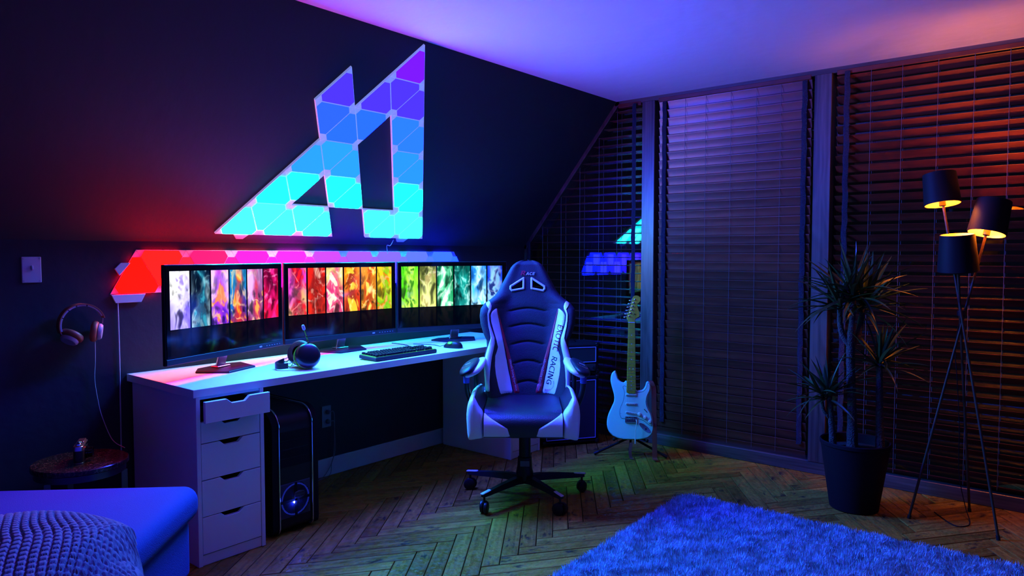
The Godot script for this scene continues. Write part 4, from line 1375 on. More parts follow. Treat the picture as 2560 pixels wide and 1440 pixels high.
func gaming_chair() -> void:
	var t := thing("racing_chair", "black and white high-backed racing chair with red stripes on a five-star wheeled base", "office chair", Vector3(-1.419, 0, 1.12), -51.5)
	var hole := PackedVector2Array([Vector2(0.023, 1.159), Vector2(0.096, 1.113), Vector2(0.097, 1.099), Vector2(0.089, 1.089), Vector2(0.023, 1.101)])
	var hole2 := PackedVector2Array()
	for p in hole: hole2.append(Vector2(-p.x, p.y))
	# body of the backrest, with the two openings through it
	var rows := 290
	var colsn := 92
	var m := MB.new()
	var P := []
	for j in rows + 1:
		var v := float(j) / rows
		var y := lerpf(1.264, 0.50, pow(v, 1.12))
		var row := []
		for i in colsn + 1:
			var a := TAU * i / colsn
			var s := signf(cos(a)) * pow(absf(cos(a)), 0.8)
			row.append(Vector3(BX + s * back_half(y), y, back_z(s, y, sin(a) >= 0.0)))
		P.append(row)
	for j in rows:
		for i in colsn:
			var a: Vector3 = P[j][i]
			var c: Vector3 = P[j + 1][i + 1]
			var mid := Vector2((a.x + c.x) / 2 - BX, (a.y + c.y) / 2)
			if mid.y > 1.08 and mid.y < 1.17 and (Geometry2D.is_point_in_polygon(mid, hole) or Geometry2D.is_point_in_polygon(mid, hole2)): continue
			m.quad(a, P[j][i + 1], c, P[j + 1][i])
	put("backrest", m, M.cloth_dark, t, 60)
	for h in [hole, hole2]:
		var r := MB.new()
		var pth := smooth2(h, 1)
		for i in pth.size():
			var p: Vector2 = pth[i]
			var q: Vector2 = pth[(i + 1) % pth.size()]
			var a := Vector3(BX + p.x, p.y, back_at(p.x, p.y) + 0.001)
			var b := Vector3(BX + q.x, q.y, back_at(q.x, q.y) + 0.001)
			r.tube([a, a.lerp(b, 0.5), b], 0.0062, 10, true)
			r.ball(a, Vector3.ONE * 0.0062, Transform3D(), 10, 6)
		var rim := put("headrest_rim", r, M.lamp_white, t, 60)
		rim.set_meta("label", "white rim of an opening in the headrest")
		r = MB.new()
		for i in h.size():
			var p: Vector2 = h[i] * 1.0
			var q: Vector2 = h[(i + 1) % h.size()]
			var z0 := back_z(p.x / 0.12, p.y, false)
			var a := Vector3(BX + p.x, p.y, back_at(p.x, p.y))
			var b := Vector3(BX + q.x, q.y, back_at(q.x, q.y))
			var a2 := Vector3(a.x, a.y, z0 - 0.002)
			var b2 := Vector3(b.x, b.y, z0 - 0.002)
			r.quad(a, b, b2, a2)
		put("lining", r, M.matt_black, rim, 0)
	# sewn panels
	var wy := [0.993, 0.975, 0.957, 0.92, 0.863, 0.82, 0.781, 0.76, 0.734, 0.68, 0.63, 0.57, 0.523]
	var wi := []
	for y in wy: wi.append(lerpf(0.077, 0.172, (y - 0.523) / 0.47))
	var wo := [0.176, 0.200, 0.209, 0.205, 0.188, 0.174, 0.166, 0.172, 0.182, 0.184, 0.178, 0.165, 0.151]
	var py := [1.037, 1.022, 1.005, 0.990, 0.963, 0.93, 0.898, 0.863, 0.833, 0.804, 0.77, 0.734, 0.70, 0.647, 0.60, 0.545]
	var pi := [0.217, 0.206, 0.200, 0.202, 0.2135, 0.212, 0.205, 0.193, 0.182, 0.180, 0.186, 0.194, 0.199, 0.205, 0.207, 0.204]
	var po := [0.221, 0.238, 0.228, 0.216, 0.223, 0.221, 0.217, 0.209, 0.204, 0.214, 0.226, 0.236, 0.242, 0.240, 0.236, 0.232]
	for s in [-1.0, 1.0]:
		put("side_panel", on_back(s, wy, wi, wo), M.leather_white, t, 50).set_meta("label", "white side panel of the backrest")
		put("red_stripe", on_back(s, [0.993, 0.523], [0.170, 0.038], [0.173, 0.077], 4, 0.0045), M.leather_red, t, 50).set_meta("label", "red stripe of the backrest")
		put("bolster_trim", on_back(s, py, pi, po, 6, 0.006), M.leather_white, t, 50).set_meta("label", "white trim of the side bolster")
	var red_ink := mat(lin(0.55, 0.02, 0.06), 0.5)
	var dark_ink := mat(lin(0.02, 0.02, 0.04), 0.5)
	var pale_ink := mat(lin(0.75, 0.75, 0.75), 0.5)
	var d := Vector2(-0.222, -0.975)
	text_on_back("EXOTIC", 0.0265, Vector2(0.1665, 0.833), d, red_ink, t, 400, 0.0, 1.28)
	text_on_back("RACING", 0.0265, Vector2(0.1320, 0.652), d, dark_ink, t, 400, 0.0, 1.28)
	d = Vector2(-0.218, -0.976)
	text_on_back("Ultimate Driving Experience", 0.0105, Vector2(0.0795, 0.625), d, pale_ink, t, 400)
	d = Vector2(0.218, -0.976)
	text_on_back("Ultimate Driving Experience", 0.0105, Vector2(-0.0795, 0.625), d, pale_ink, t, 400)
	text_on_back("R", 0.026, Vector2(-0.026, 1.188), Vector2(1, 0), red_ink, t, 700, 0.3, 1.4)
	text_on_back("ACE", 0.0165, Vector2(0.0165, 1.1845), Vector2(1, 0), pale_ink, t, 700, 0.3, 1.25)
	var ticks := [MB.new(), MB.new()]   # the dial of small strokes under the lettering
	for k in 15:
		var a := deg_to_rad(-110.0 + k * 9.0)
		var c := Vector2(0.108, 0.583) + Vector2(cos(a), sin(a)) * Vector2(0.036, 0.040)
		var e := Vector2(cos(a), sin(a)) * (0.0055 if k < 6 else 0.003)
		var n := Vector2(-sin(a), cos(a)) * 0.0010
		var q := []
		for p in [c - e - n, c + e - n, c + e + n, c - e + n]: q.append(Vector3(BX + p.x, p.y, back_at(p.x, p.y) + 0.0054))
		ticks[0 if k < 6 else 1].quad(q[0], q[1], q[2], q[3])
	put("dial_marks", ticks[0], red_ink, t, 0)
	put("dial_marks", ticks[1], dark_ink, t, 0)
	# seat cushion
	var SX := -0.008
	var sp := smooth3([Vector3(0, 0.528, -0.22), Vector3(0, 0.508, -0.10), Vector3(0, 0.500, 0.05), Vector3(0, 0.506, 0.18), Vector3(0, 0.503, 0.24), Vector3(0, 0.487, 0.275), Vector3(0, 0.462, 0.291), Vector3(0, 0.43, 0.293), Vector3(0, 0.40, 0.288), Vector3(0, 0.388, 0.268), Vector3(0, 0.386, 0.1), Vector3(0, 0.386, -0.2)], 5)
	m = MB.new()
	var nsp := sp.size() - 1
	m.grid(24, nsp, func(u: float, v: float) -> Vector3:
		var p: Vector3 = sp[int(round(v * nsp))]
		var x := (u - 0.5) * 2.0
		var rise := 0.012 * smoothstep(0.55, 1.0, absf(x)) if p.z < 0.23 and p.y > 0.48 else 0.0
		var crease := 0.0
		for zc in [-0.08, -0.02, 0.04]: crease += 0.004 * exp(-pow((p.z - zc) / 0.008, 2.0))
		return Vector3(SX + x * 0.194, p.y + rise - (crease if p.y > 0.48 else 0.0), p.z))
	put("seat", m, M.leather_dark, t, 60)
	for s in [-1.0, 1.0]:
		m = MB.new()
		m.grid(10, 12, func(u: float, v: float) -> Vector3:
			var y := lerpf(0.5035, 0.389, v)
			var zi := 0.24
			for i in nsp:
				var a: Vector3 = sp[i]
				var b: Vector3 = sp[i + 1]
				if a.z > 0.235 and a.y >= y and b.y <= y and a.y > b.y: zi = lerpf(a.z, b.z, (a.y - y) / (a.y - b.y))
			var x := lerpf(0.1945, lerp_at([0.505, 0.438, 0.385], [0.193, 0.075, 0.058], y), u)
			var e := clampf((1.0 - u) * 8.0, 0.0, 1.0)
			return Vector3(SX + s * x, y, zi + lerpf(-0.001, 0.004, e)), s < 0)
		put("front_panel", m, M.leather_white, t, 60).set_meta("label", "white front corner panel of the seat")
		# side wing
		var ring := smooth2(PackedVector2Array([Vector2(0.197, 0.385), Vector2(0.197, 0.44), Vector2(0.199, 0.503), Vector2(0.222, 0.540), Vector2(0.240, 0.575), Vector2(0.250, 0.586), Vector2(0.264, 0.578), Vector2(0.276, 0.55), Vector2(0.283, 0.50), Vector2(0.281, 0.44), Vector2(0.277, 0.39), Vector2(0.268, 0.369), Vector2(0.232, 0.374)]), 3)
		var zs := [-0.20, -0.16, -0.10, 0.0, 0.1, 0.18, 0.235, 0.25, 0.268, 0.281, 0.290, 0.294, 0.295]
		var sc := [0.80, 0.93, 0.98, 1.0, 1.0, 1.0, 1.0, 0.985, 0.94, 0.86, 0.70, 0.40, 0.0]
		var ctr := Vector2(0.242, 0.465)
		var n := ring.size()
		var dark := MB.new()
		var pale := MB.new()
		for j in zs.size() - 1:
			for i in n:
				var q := []
				for e in [[i, j], [(i + 1) % n, j], [(i + 1) % n, j + 1], [i, j + 1]]:
					var p: Vector2 = ctr + (ring[e[0]] - ctr) * sc[e[1]]
					if zs[e[1]] < 0.0: p.x -= 0.02 * (-zs[e[1]] / 0.2)
					q.append(Vector3(SX + s * p.x, p.y, zs[e[1]]))
				var mb: MB = dark if i < 13 and j < 6 else pale
				if s > 0: mb.quad(q[0], q[3], q[2], q[1])
				else: mb.quad(q[0], q[1], q[2], q[3])
		put("seat_wing", dark, M.leather_dark, t, 60)
		put("seat_wing", pale, M.leather_white, t, 60).set_meta("label", "white outer side wing of the seat")
		m = MB.new()   # hinge cover between backrest and wing
		m.tube(smooth3([Vector3(BX + s * 0.222, 0.565, -0.165), Vector3(BX + s * 0.226, 0.535, -0.16), Vector3(BX + s * 0.236, 0.53, -0.10)], 4), 0.016, 10)
		put("hinge_cover", m, M.leather_white, t, 60)
		armrest(t, s)
	# gas lift, mechanism, base
	m = MB.new()
	m.box(Vector3(SX, 0.365, -0.01), Vector3(0.15, 0.042, 0.26), 0.008)
	m.lathe([Vector2(0.028, 0.19), Vector2(0.031, 0.20), Vector2(0.031, 0.33), Vector2(0.040, 0.35)], 24)
	put("mechanism", m, M.black, t, 40)
	m = MB.new()
	m.lathe([Vector2(0.0, 0.095), Vector2(0.046, 0.095), Vector2(0.044, 0.13), Vector2(0.039, 0.16), Vector2(0.037, 0.215), Vector2(0.030, 0.222)], 28)
	put("column_cover", m, M.black, t, 40)
	m = MB.new()
	m.box(Vector3(0, 0.188, 0.0375), Vector3(0.050, 0.032, 0.004), 0.0018)
	put("column_label", m, mat(lin(0.13, 0.13, 0.14), 0.4), t, 0)
	for ang in [-87.0, -15.0, 57.0, 129.0, 201.0]:
		var a := deg_to_rad(ang)
		var b := Basis(Vector3(cos(a), 0, sin(a)), Vector3.UP, Vector3(-sin(a), 0, cos(a)))
		m = MB.new()
		var secs := [[0.02, 0.098, 0.044, 0.036], [0.08, 0.104, 0.036, 0.034], [0.20, 0.100, 0.028, 0.028], [0.29, 0.094, 0.024, 0.022], [0.335, 0.090, 0.019, 0.014]]
		for k in 4:
			var q := []
			for e in [secs[k], secs[k + 1]]:
				for c in [[-1.0, -1.0], [1.0, -1.0], [0.75, 1.0], [-0.75, 1.0]]: q.append(b * Vector3(e[0], e[1] + c[1] * e[3] / 2, c[0] * e[2] / 2 * 1.1))
			var o: Vector3 = (q[0] + q[2] + q[4] + q[6]) / 4
			for i in 4: m.cquad(q[i], q[(i + 1) % 4], q[4 + (i + 1) % 4], q[4 + i], o)
			if k == 3: m.cquad(q[4], q[5], q[6], q[7], o)
		var leg := put("base_leg", m, M.black, t, 25)
		m = MB.new()
		m.box(Vector3(0.302, 0.1045, 0), Vector3(0.066, 0.007, 0.020), 0.0028, Transform3D(b * Basis(Vector3(0, 0, 1), -0.09), Vector3(0, 0.026, 0) * 1.0))
		put("leg_cap", m, M.lamp_white, leg, 0).set_meta("label", "pale cap on the end of the base leg")
		m = MB.new()
		var wc := Vector3(0.322, 0.031, 0)
		for s in [-1.0, 1.0]:
			m.lathe([Vector2(0, -0.010), Vector2(0.024, -0.010), Vector2(0.030, -0.007), Vector2(0.031, 0.0), Vector2(0.030, 0.006), Vector2(0.022, 0.010), Vector2(0.0, 0.0105)], 20, Transform3D(b * Basis(Vector3(0, 1, 0), 0.5) * Basis(Vector3.RIGHT, s * PI / 2), b * (wc + Vector3(0, 0, s * 0.014))))
		m.box(wc + Vector3(0, 0.012, 0), Vector3(0.040, 0.036, 0.016), 0.006, Transform3D(b, Vector3.ZERO))
		m.lathe([Vector2(0.006, 0.05), Vector2(0.006, 0.088)], 10, Transform3D(Basis(), b * Vector3(0.322, 0, 0)))
		put("caster", m, M.black, leg, 40)

func armrest(t: Node3D, s: float) -> void:
	var roll := Basis(Vector3(0, 0, 1), -s * 0.42) * Basis(Vector3(0, 1, 0), s * 0.12) * Basis(Vector3(1, 0, 0), 0.06)
	var m := MB.new()
	m.ball(Vector3.ZERO, Vector3(0.056, 0.022, 0.152), Transform3D(roll, Vector3(s * 0.262, 0.698, 0.012)), 28, 14, 0.75)
	put("armrest_shell", m, M.leather_white, t, 60).set_meta("label", "white shell of the armrest")
	m = MB.new()
	m.ball(Vector3.ZERO, Vector3(0.050, 0.022, 0.140), Transform3D(roll, Vector3(s * 0.288, 0.705, 0.045)), 28, 14, 0.8)
	var pad := put("armrest_pad", m, M.dark_plastic, t, 60)
	m = MB.new()
	var ink := mat(lin(0.5, 0.02, 0.06), 0.5)
	for k in 11:
		var a := deg_to_rad(200.0 + k * 17.0)
		m.box(Vector3(cos(a) * 0.030, 0.0215 - 0.004 * absf(cos(a)), 0.03 - sin(a) * 0.055), Vector3(0.003, 0.001, 0.010), 0.0003, Transform3D(roll, Vector3(s * 0.288, 0.706, 0.045)))
	put("dial_marks", m, ink, pad, 0)
	m = MB.new()
	m.box(Vector3(0, 0.0212, 0.02), Vector3(0.030, 0.001, 0.006), 0.0003, Transform3D(roll, Vector3(s * 0.288, 0.706, 0.045)))
	put("pad_mark", m, mat(lin(0.6, 0.6, 0.62), 0.5), pad, 0)
	m = MB.new()
	m.tube(smooth3([Vector3(s * 0.302, 0.69, 0.09), Vector3(s * 0.303, 0.63, 0.088), Vector3(s * 0.296, 0.57, 0.075), Vector3(s * 0.272, 0.50, 0.055)], 5), 0.020, 14, true, 0.72)
	put("armrest_post", m, M.black, t, 60)
	m = MB.new()
	m.tube(smooth3([Vector3(s * 0.262, 0.69, -0.085), Vector3(s * 0.268, 0.62, -0.10), Vector3(s * 0.266, 0.50, -0.11)], 5), 0.019, 14, true, 0.72)
	put("armrest_post", m, M.black, t, 60)
	m = MB.new()
	m.tube([Vector3(s * 0.3035, 0.662, 0.089), Vector3(s * 0.3030, 0.628, 0.088)], 0.0222, 16, true, 0.75)
	put("sleeve", m, M.blue_sleeve, t, 60)

# ---------------------------------------------------------------- amplifier and guitar
func amp_box(called: String, label: String, category: String, y0: float, h: float, w: float, d: float, grille: Array, at: Vector3, turn: float) -> Node3D:
	var t := thing(called, label, category, at, turn)
	var m := MB.new()
	m.box(Vector3(-w / 2, y0 + h / 2, -d / 2), Vector3(w, h, d), 0.010)
	put("cabinet", m, M.matt_black, t, 0)
	m = MB.new()
	var gw: float = w - 0.05
	var gy: float = grille[0]
	var gh: float = grille[1]
	m.box(Vector3(-w / 2, gy + gh / 2, 0.0005), Vector3(gw, gh, 0.004), 0.001)
	put("grille_cloth", m, bumpy(mat(lin(0.010, 0.010, 0.013), 0.85), noise_tex(0.2, 128, true, 6.0, 1), 0.8, 20.0), t, 0)
	m = MB.new()
	var k := [Vector3(-w / 2 - gw / 2, gy, 0.003), Vector3(-w / 2 + gw / 2, gy, 0.003), Vector3(-w / 2 + gw / 2, gy + gh, 0.003), Vector3(-w / 2 - gw / 2, gy + gh, 0.003)]
	for i in 4: m.tube([k[i], k[(i + 1) % 4]], 0.0026, 8)
	put("piping", m, mat(lin(0.30, 0.30, 0.55), 0.4), t, 50).set_meta("label", "pale piping round the grille")
	for sx in [0.0, -w]:
		for sy in [y0, y0 + h]:
			m = MB.new()
			m.ball(Vector3(sx + (0.010 if sx < 0 else -0.010), sy + (0.010 if sy == y0 else -0.010), -0.008), Vector3(0.016, 0.016, 0.014), Transform3D(), 12, 8, 0.6)
			put("corner_guard", m, M.gloss_black, t, 60)
	return t

func amplifier() -> void:
	var at := Vector3(-0.253, 0.0, 0.839)
	var turn := -33.2
	var t := amp_box("speaker_cabinet", "large black speaker cabinet standing on the floor behind the racing chair", "speaker", 0.012, 0.458, 0.405, 0.24, [0.045, 0.395], at, turn)
	for x in [-0.04, -0.36]:
		for z in [-0.04, -0.2]:
			var m := MB.new()
			m.lathe([Vector2(0, 0), Vector2(0.014, 0), Vector2(0.012, 0.013), Vector2(0, 0.013)], 14, Transform3D(Basis(), Vector3(x, 0, z)))
			put("foot", m, M.black, t)
	t = amp_box("amplifier_head", "black amplifier head with a control strip standing on the speaker cabinet", "amplifier", 0.4895, 0.202, 0.405, 0.22, [0.565, 0.100], at, turn)
	var m := MB.new()
	m.box(Vector3(-0.2025, 0.528, 0.001), Vector3(0.355, 0.048, 0.004), 0.001)
	put("control_strip", m, mat(lin(0.06, 0.06, 0.065), 0.35, 0.5), t, 0)
	for k in 7:
		m = MB.new()
		m.lathe([Vector2(0.010, 0), Vector2(0.009, 0.012), Vector2(0.0, 0.013)], 14, Transform3D(Basis(Vector3.RIGHT, PI / 2), Vector3(-0.045 - k * 0.045, 0.528, 0.003)))
		put("control_knob", m, M.black, t)
	m = MB.new()
	m.tube(smooth3([Vector3(-0.28, 0.691, -0.10), Vector3(-0.26, 0.706, -0.10), Vector3(-0.15, 0.706, -0.10), Vector3(-0.13, 0.691, -0.10)], 5), 0.007, 8, true, 0.5)
	put("carry_handle", m, M.matt_black, t)

func guitar() -> void:
	var at := Vector3(-0.41, 0, 1.2)
	var turn := -60.2
	var lean := Transform3D(Basis(Vector3.RIGHT, -0.0997), Vector3(0, 0.1, 0.02)) * Transform3D(Basis(), Vector3(0, -0.1, 0))
	var t := thing("electric_guitar", "pale electric guitar with a maple neck leaning on a black stand by the window post", "guitar", at, turn)
	t.transform = t.transform * lean
	var body := smooth2(v2([-43, 489, -62, 480, -81, 485, -99, 503, -108, 532, -116, 551, -127, 549, -141, 531, -147, 499, -142, 463, -130, 422, -123, 390, -124, 358, -139, 321, -157, 280, -167, 238, -166, 197, -151, 161, -123, 135, -82, 121, -28, 119, 27, 121, 71, 128, 103, 145, 120, 168, 127, 204, 124, 240, 115, 281, 102, 307, 90, 338, 88, 365, 93, 397, 103, 425, 109, 452, 105, 479, 89, 492, 78, 483, 71, 460, 56, 439, 33, 433, 14, 435]), 5)
	var finish := mat(lin(0.34, 0.66, 0.60), 0.16)
	finish.clearcoat_enabled = true
	finish.clearcoat = 0.6
	var m := MB.new()
	m.extrude(body, -0.042, 0.0, 0.006)
	put("body", m, finish, t, 50)
	var pg := smooth2(v2([-43, 452, -60, 458, -67, 449, -58, 424, -59, 392, -67, 356, -79, 328, -86, 291, -81, 266, -65, 253, 19, 255, 44, 251, 66, 243, 89, 225, 111, 214, 114, 240, 107, 280, 95, 307, 81, 334, 76, 365, 83, 402, 97, 434, 100, 466, 94, 480, 85, 479, 82, 456, 65, 430, 38, 420, 14, 422]), 5)
	m = MB.new()
	m.extrude(pg, 0.0002, 0.0026, 0.0006)
	put("pickguard", m, mat(lin(0.42, 0.66, 0.62), 0.25), t, 30)
	m = MB.new()
	for i in pg.size():
		var p := pg[i]
		var q := pg[(i + 1) % pg.size()]
		m.tube([Vector3(p.x, p.y, 0.0012), Vector3(q.x, q.y, 0.0012)], 0.0016, 5, false)
	put("pickguard_edge", m, M.black, t)
	for p in [[-62, 445], [-56, 404], [-72, 334], [-80, 285], [-60, 260], [30, 258], [104, 245], [88, 312], [80, 372], [92, 462], [40, 425]]:
		m = MB.new()
		m.lathe([Vector2(0.0024, 0), Vector2(0.002, 0.001), Vector2(0, 0.0012)], 8, Transform3D(Basis(Vector3.RIGHT, PI / 2), Vector3(p[0] * 0.001, p[1] * 0.001, 0.0026)))
		put("pickguard_screw", m, M.steel, t)
	var maple := tri_map(mat(Color.WHITE, 0.28), 3.0)
	maple.albedo_texture = wood_image(256, 128, Color(0.42, 0.26, 0.015), Color(0.58, 0.37, 0.025), 51, 0.0, 6.0)
	m = MB.new()   # neck
	m.grid(12, 30, func(u: float, v: float) -> Vector3:
		var y := lerpf(0.420, 0.868, v)
		var hw := lerpf(0.0295, 0.0205, v)
		var a := TAU * u
		var z := 0.008 + 0.003 * sin(a) if sin(a) > 0 else 0.008 + 0.020 * sin(a)
		return Vector3(-0.016 + cos(a) * hw, y, z), false)
	put("neck", m, maple, t, 50)
	m = MB.new()
	var fb := PackedVector2Array([Vector2(-0.0455, 0.422), Vector2(-0.037, 0.414), Vector2(0.006, 0.414), Vector2(0.0140, 0.422), Vector2(0.0045, 0.866), Vector2(-0.0370, 0.866)])
	m.extrude(fb, 0.0085, 0.0125, 0.0008)
	put("fretboard", m, maple, t, 30)
	var nut := 0.864
	for k in range(1, 22):
		var y := nut - 0.648 * (1.0 - pow(2.0, -k / 12.0))
		if y < 0.421: break
		var f := (y - 0.422) / 0.444
		m = MB.new()
		m.box(Vector3(-0.016, y, 0.0128), Vector3(lerpf(0.058, 0.0405, f), 0.0020, 0.0014), 0.0004)
		put("fret", m, M.steel, t, 0)
	m = MB.new()
	m.box(Vector3(-0.016, nut, 0.0135), Vector3(0.041, 0.004, 0.004), 0.0006)
	put("nut", m, M.lamp_white, t, 0)
	for p in [[-16, 783], [-16, 726], [-16, 675], [-16, 629], [-27, 569], [-5, 569], [-16, 520], [-16, 490], [-16, 465], [-16, 442]]:
		m = MB.new()
		m.lathe([Vector2(0.0034, 0), Vector2(0.0034, 0.0006), Vector2(0, 0.0006)], 12, Transform3D(Basis(Vector3.RIGHT, PI / 2), Vector3(p[0] * 0.001, p[1] * 0.001, 0.0124)))
		put("dot_inlay", m, mat(lin(0.5, 0.5, 0.55), 0.3), t)
	var hs := smooth2(v2([-37, 866, -40, 876, -49, 894, -43, 914, -32, 942, -20, 987, -11, 1022, 0, 1034, 16, 1036, 32, 1029, 39, 1012, 34, 996, 19, 981, 18, 973, 26, 946, 32, 921, 31, 903, 11, 889, 5, 878, 4, 866]), 5)
	m = MB.new()
	m.extrude(hs, -0.006, 0.007, 0.0015)
	put("headstock", m, maple, t, 40)
	var pegs := [[-2, 1010], [-9, 989], [-16, 967], [-22, 946], [-29, 924], [-36, 903]]
	for p in pegs:
		m = MB.new()
		var c := Vector3(p[0] * 0.001 + 0.004, p[1] * 0.001, 0.0)
		m.lathe([Vector2(0.0055, 0.0), Vector2(0.005, 0.003), Vector2(0.003, 0.004), Vector2(0.003, 0.011), Vector2(0, 0.0115)], 12, Transform3D(Basis(Vector3.RIGHT, PI / 2), c + Vector3(0, 0, 0.007)))
		m.tube([c + Vector3(-0.01, 0, -0.004), c + Vector3(-0.026, -0.004, -0.004)], 0.002, 6)
		m.ball(c + Vector3(-0.030, -0.006, -0.004), Vector3(0.007, 0.005, 0.004), Transform3D(), 10, 6)
		put("tuning_peg", m, M.chrome, t, 50)
	m = MB.new()
	m.lathe([Vector2(0.0035, 0), Vector2(0.0035, 0.006), Vector2(0, 0.006)], 10, Transform3D(Basis(Vector3.RIGHT, PI / 2), Vector3(0.001, 0.918, 0.007)))
	put("string_tree", m, M.chrome, t)
	for k in 6:
		m = MB.new()
		var xb := -0.041 + k * 0.0104
		var xn := -0.0325 + k * 0.0066
		m.tube([Vector3(xb, 0.243, 0.013), Vector3(xn, nut, 0.0162), Vector3(pegs[5 - k][0] * 0.001 + 0.004, pegs[5 - k][1] * 0.001, 0.015)], 0.0006, 5, false)
		put("string", m, M.steel, t)
	for e in [[403, 0.0], [346, 0.0], [289, -0.13]]:
		m = MB.new()
		var f := Transform3D(Basis(Vector3(0, 0, 1), e[1]), Vector3(-0.0155, e[0] * 0.001, 0.002))
		m.box(Vector3(0, 0, 0.004), Vector3(0.070, 0.015, 0.008), 0.004, f)
		var pu := put("pickup", m, mat(lin(0.6, 0.6, 0.6), 0.35), t, 0)
		for k in 6:
			m = MB.new()
			m.lathe([Vector2(0.0024, 0), Vector2(0.0024, 0.0012), Vector2(0, 0.0013)], 8, f * Transform3D(Basis(Vector3.RIGHT, PI / 2), Vector3(-0.0260 + k * 0.0104, 0, 0.008)))
			put("pole_piece", m, M.black, pu)
	m = MB.new()
	m.box(Vector3(-0.0155, 0.247, 0.004), Vector3(0.074, 0.040, 0.006), 0.002)
	var br := put("bridge", m, M.chrome, t, 0)
	for k in 6:
		m = MB.new()
		m.box(Vector3(-0.0415 + k * 0.0104, 0.243, 0.0095), Vector3(0.0090, 0.024, 0.006), 0.0015)
		put("saddle", m, M.chrome, br, 0)
	m = MB.new()
	m.tube(smooth3([Vector3(0.017, 0.247, 0.012), Vector3(0.020, 0.232, 0.026), Vector3(0.013, 0.175, 0.030), Vector3(0.012, 0.135, 0.028)], 5), 0.0022, 8)
	m.tube([Vector3(0.012, 0.137, 0.028), Vector3(0.012, 0.125, 0.028), Vector3(0.012, 0.100, 0.027)], [0.003, 0.0042, 0.0030], 8)
	put("tremolo_arm", m, mat(lin(0.6, 0.6, 0.6), 0.3), t)
	for p in [[36, 283], [71, 264], [102, 239]]:
		m = MB.new()
		m.lathe([Vector2(0.0125, 0), Vector2(0.0120, 0.004), Vector2(0.0092, 0.006), Vector2(0.0085, 0.015), Vector2(0.007, 0.016), Vector2(0, 0.016)], 18, Transform3D(Basis(Vector3.RIGHT, PI / 2), Vector3(p[0] * 0.001, p[1] * 0.001, 0.0026)))
		put("control_knob", m, mat(lin(0.6, 0.6, 0.6), 0.35), t)
	m = MB.new()
	m.box(Vector3.ZERO, Vector3(0.004, 0.030, 0.001), 0.0003, Transform3D(Basis(Vector3(0, 0, 1), 0.75), Vector3(0.076, 0.306, 0.003)))
	m.box(Vector3.ZERO, Vector3(0.004, 0.004, 0.010), 0.001, Transform3D(Basis(Vector3(0, 0, 1), 0.75), Vector3(0.070, 0.312, 0.006)))
	put("selector_switch", m, M.black, t, 0)
	m = MB.new()
	var oval := PackedVector2Array()
	for k in 24: oval.append(Vector2(cos(TAU * k / 24) * 0.043, sin(TAU * k / 24) * 0.0155))
	m.extrude(oval, 0.0, 0.003, 0.001, Transform3D(Basis(Vector3(0, 0, 1), -0.69), Vector3(0.071, 0.199, 0.0)))
	var jp := put("jack_plate", m, M.chrome, t, 30)
	m = MB.new()
	m.lathe([Vector2(0.006, 0), Vector2(0.006, 0.006), Vector2(0.0035, 0.006), Vector2(0.0035, 0.002)], 12, Transform3D(Basis(Vector3.RIGHT, PI / 2), Vector3(0.078, 0.192, 0.003)))
	put("jack_socket", m, M.black, jp)
	# strap hanging from the horn
	m = MB.new()
	var sp := smooth3([Vector3(0.088, 0.490, -0.046), Vector3(0.104, 0.494, -0.012), Vector3(0.118, 0.468, -0.004), Vector3(0.126, 0.440, -0.010), Vector3(0.128, 0.36, -0.012), Vector3(0.131, 0.2, -0.003), Vector3(0.133, 0.06, 0.012), Vector3(0.134, 0.012, 0.018), Vector3(0.142, 0.006, 0.045)], 6)
	var ns := sp.size() - 1
	m.grid(4, ns, func(u: float, v: float) -> Vector3:
		var p: Vector3 = sp[int(round(v * ns))]
		return p + Vector3((u - 0.5) * 0.030, 0, 0.0018 - 0.001 * absf(u - 0.5)), true)
	m.grid(4, ns, func(u: float, v: float) -> Vector3:
		var p: Vector3 = sp[int(round(v * ns))]
		return p + Vector3((u - 0.5) * 0.030, 0, -0.0018))
	var weave := noise_tex(0.16, 128, false, 1.0, 1, FastNoiseLite.TYPE_CELLULAR, 15)
	var ramp := Gradient.new()
	ramp.colors = PackedColorArray([lin(0.10, 0.004, 0.006), lin(0.30, 0.07, 0.03)])
	weave.color_ramp = ramp
	var sm := tri_map(mat(Color.WHITE, 0.6), 16.0)
	sm.albedo_texture = weave
	put("strap", m, sm, t, 60)
	# stand
	t = thing("guitar_stand", "low black tubular guitar stand under the pale electric guitar", "guitar stand", at, turn)
	var loc := func(w: Vector3) -> Vector3: return t.transform.affine_inverse() * w
	m = MB.new()
	var hub := Vector3(-0.015, 0.115, -0.075)
	m.tube([hub, hub + Vector3(0, 0.06, -0.004)], 0.011, 12)
	m.ball(hub, Vector3.ONE * 0.016, Transform3D(), 14, 8)
	put("hub", m, M.matt_black, t)
	for f in [Vector3(-0.52, 0.010, 0.976), Vector3(-0.293, 0.010, 1.378), Vector3(-0.30, 0.010, 1.11)]:
		m = MB.new()
		var q: Vector3 = loc.call(f)
		m.tube([hub, q], 0.0075, 10)
		var leg := put("leg", m, M.matt_black, t)
		m = MB.new()
		m.tube([hub.lerp(q, 0.88), hub.lerp(q, 1.0)], 0.0105, 12)
		put("rubber_foot", m, M.black, leg)
	for s in [-1.0, 1.0]:
		m = MB.new()
		m.tube(smooth3([hub, Vector3(-0.018 + s * 0.07, 0.110, -0.055), Vector3(-0.018 + s * 0.098, 0.112, -0.01), Vector3(-0.018 + s * 0.103, 0.118, 0.026)], 5), 0.0065, 10)
		m.ball(Vector3(-0.018 + s * 0.103, 0.122, 0.030), Vector3(0.010, 0.012, 0.010), Transform3D(), 12, 8)
		put("yoke_arm", m, M.matt_black, t)
	# loose end of a second strap lying by the stand
	m = MB.new()
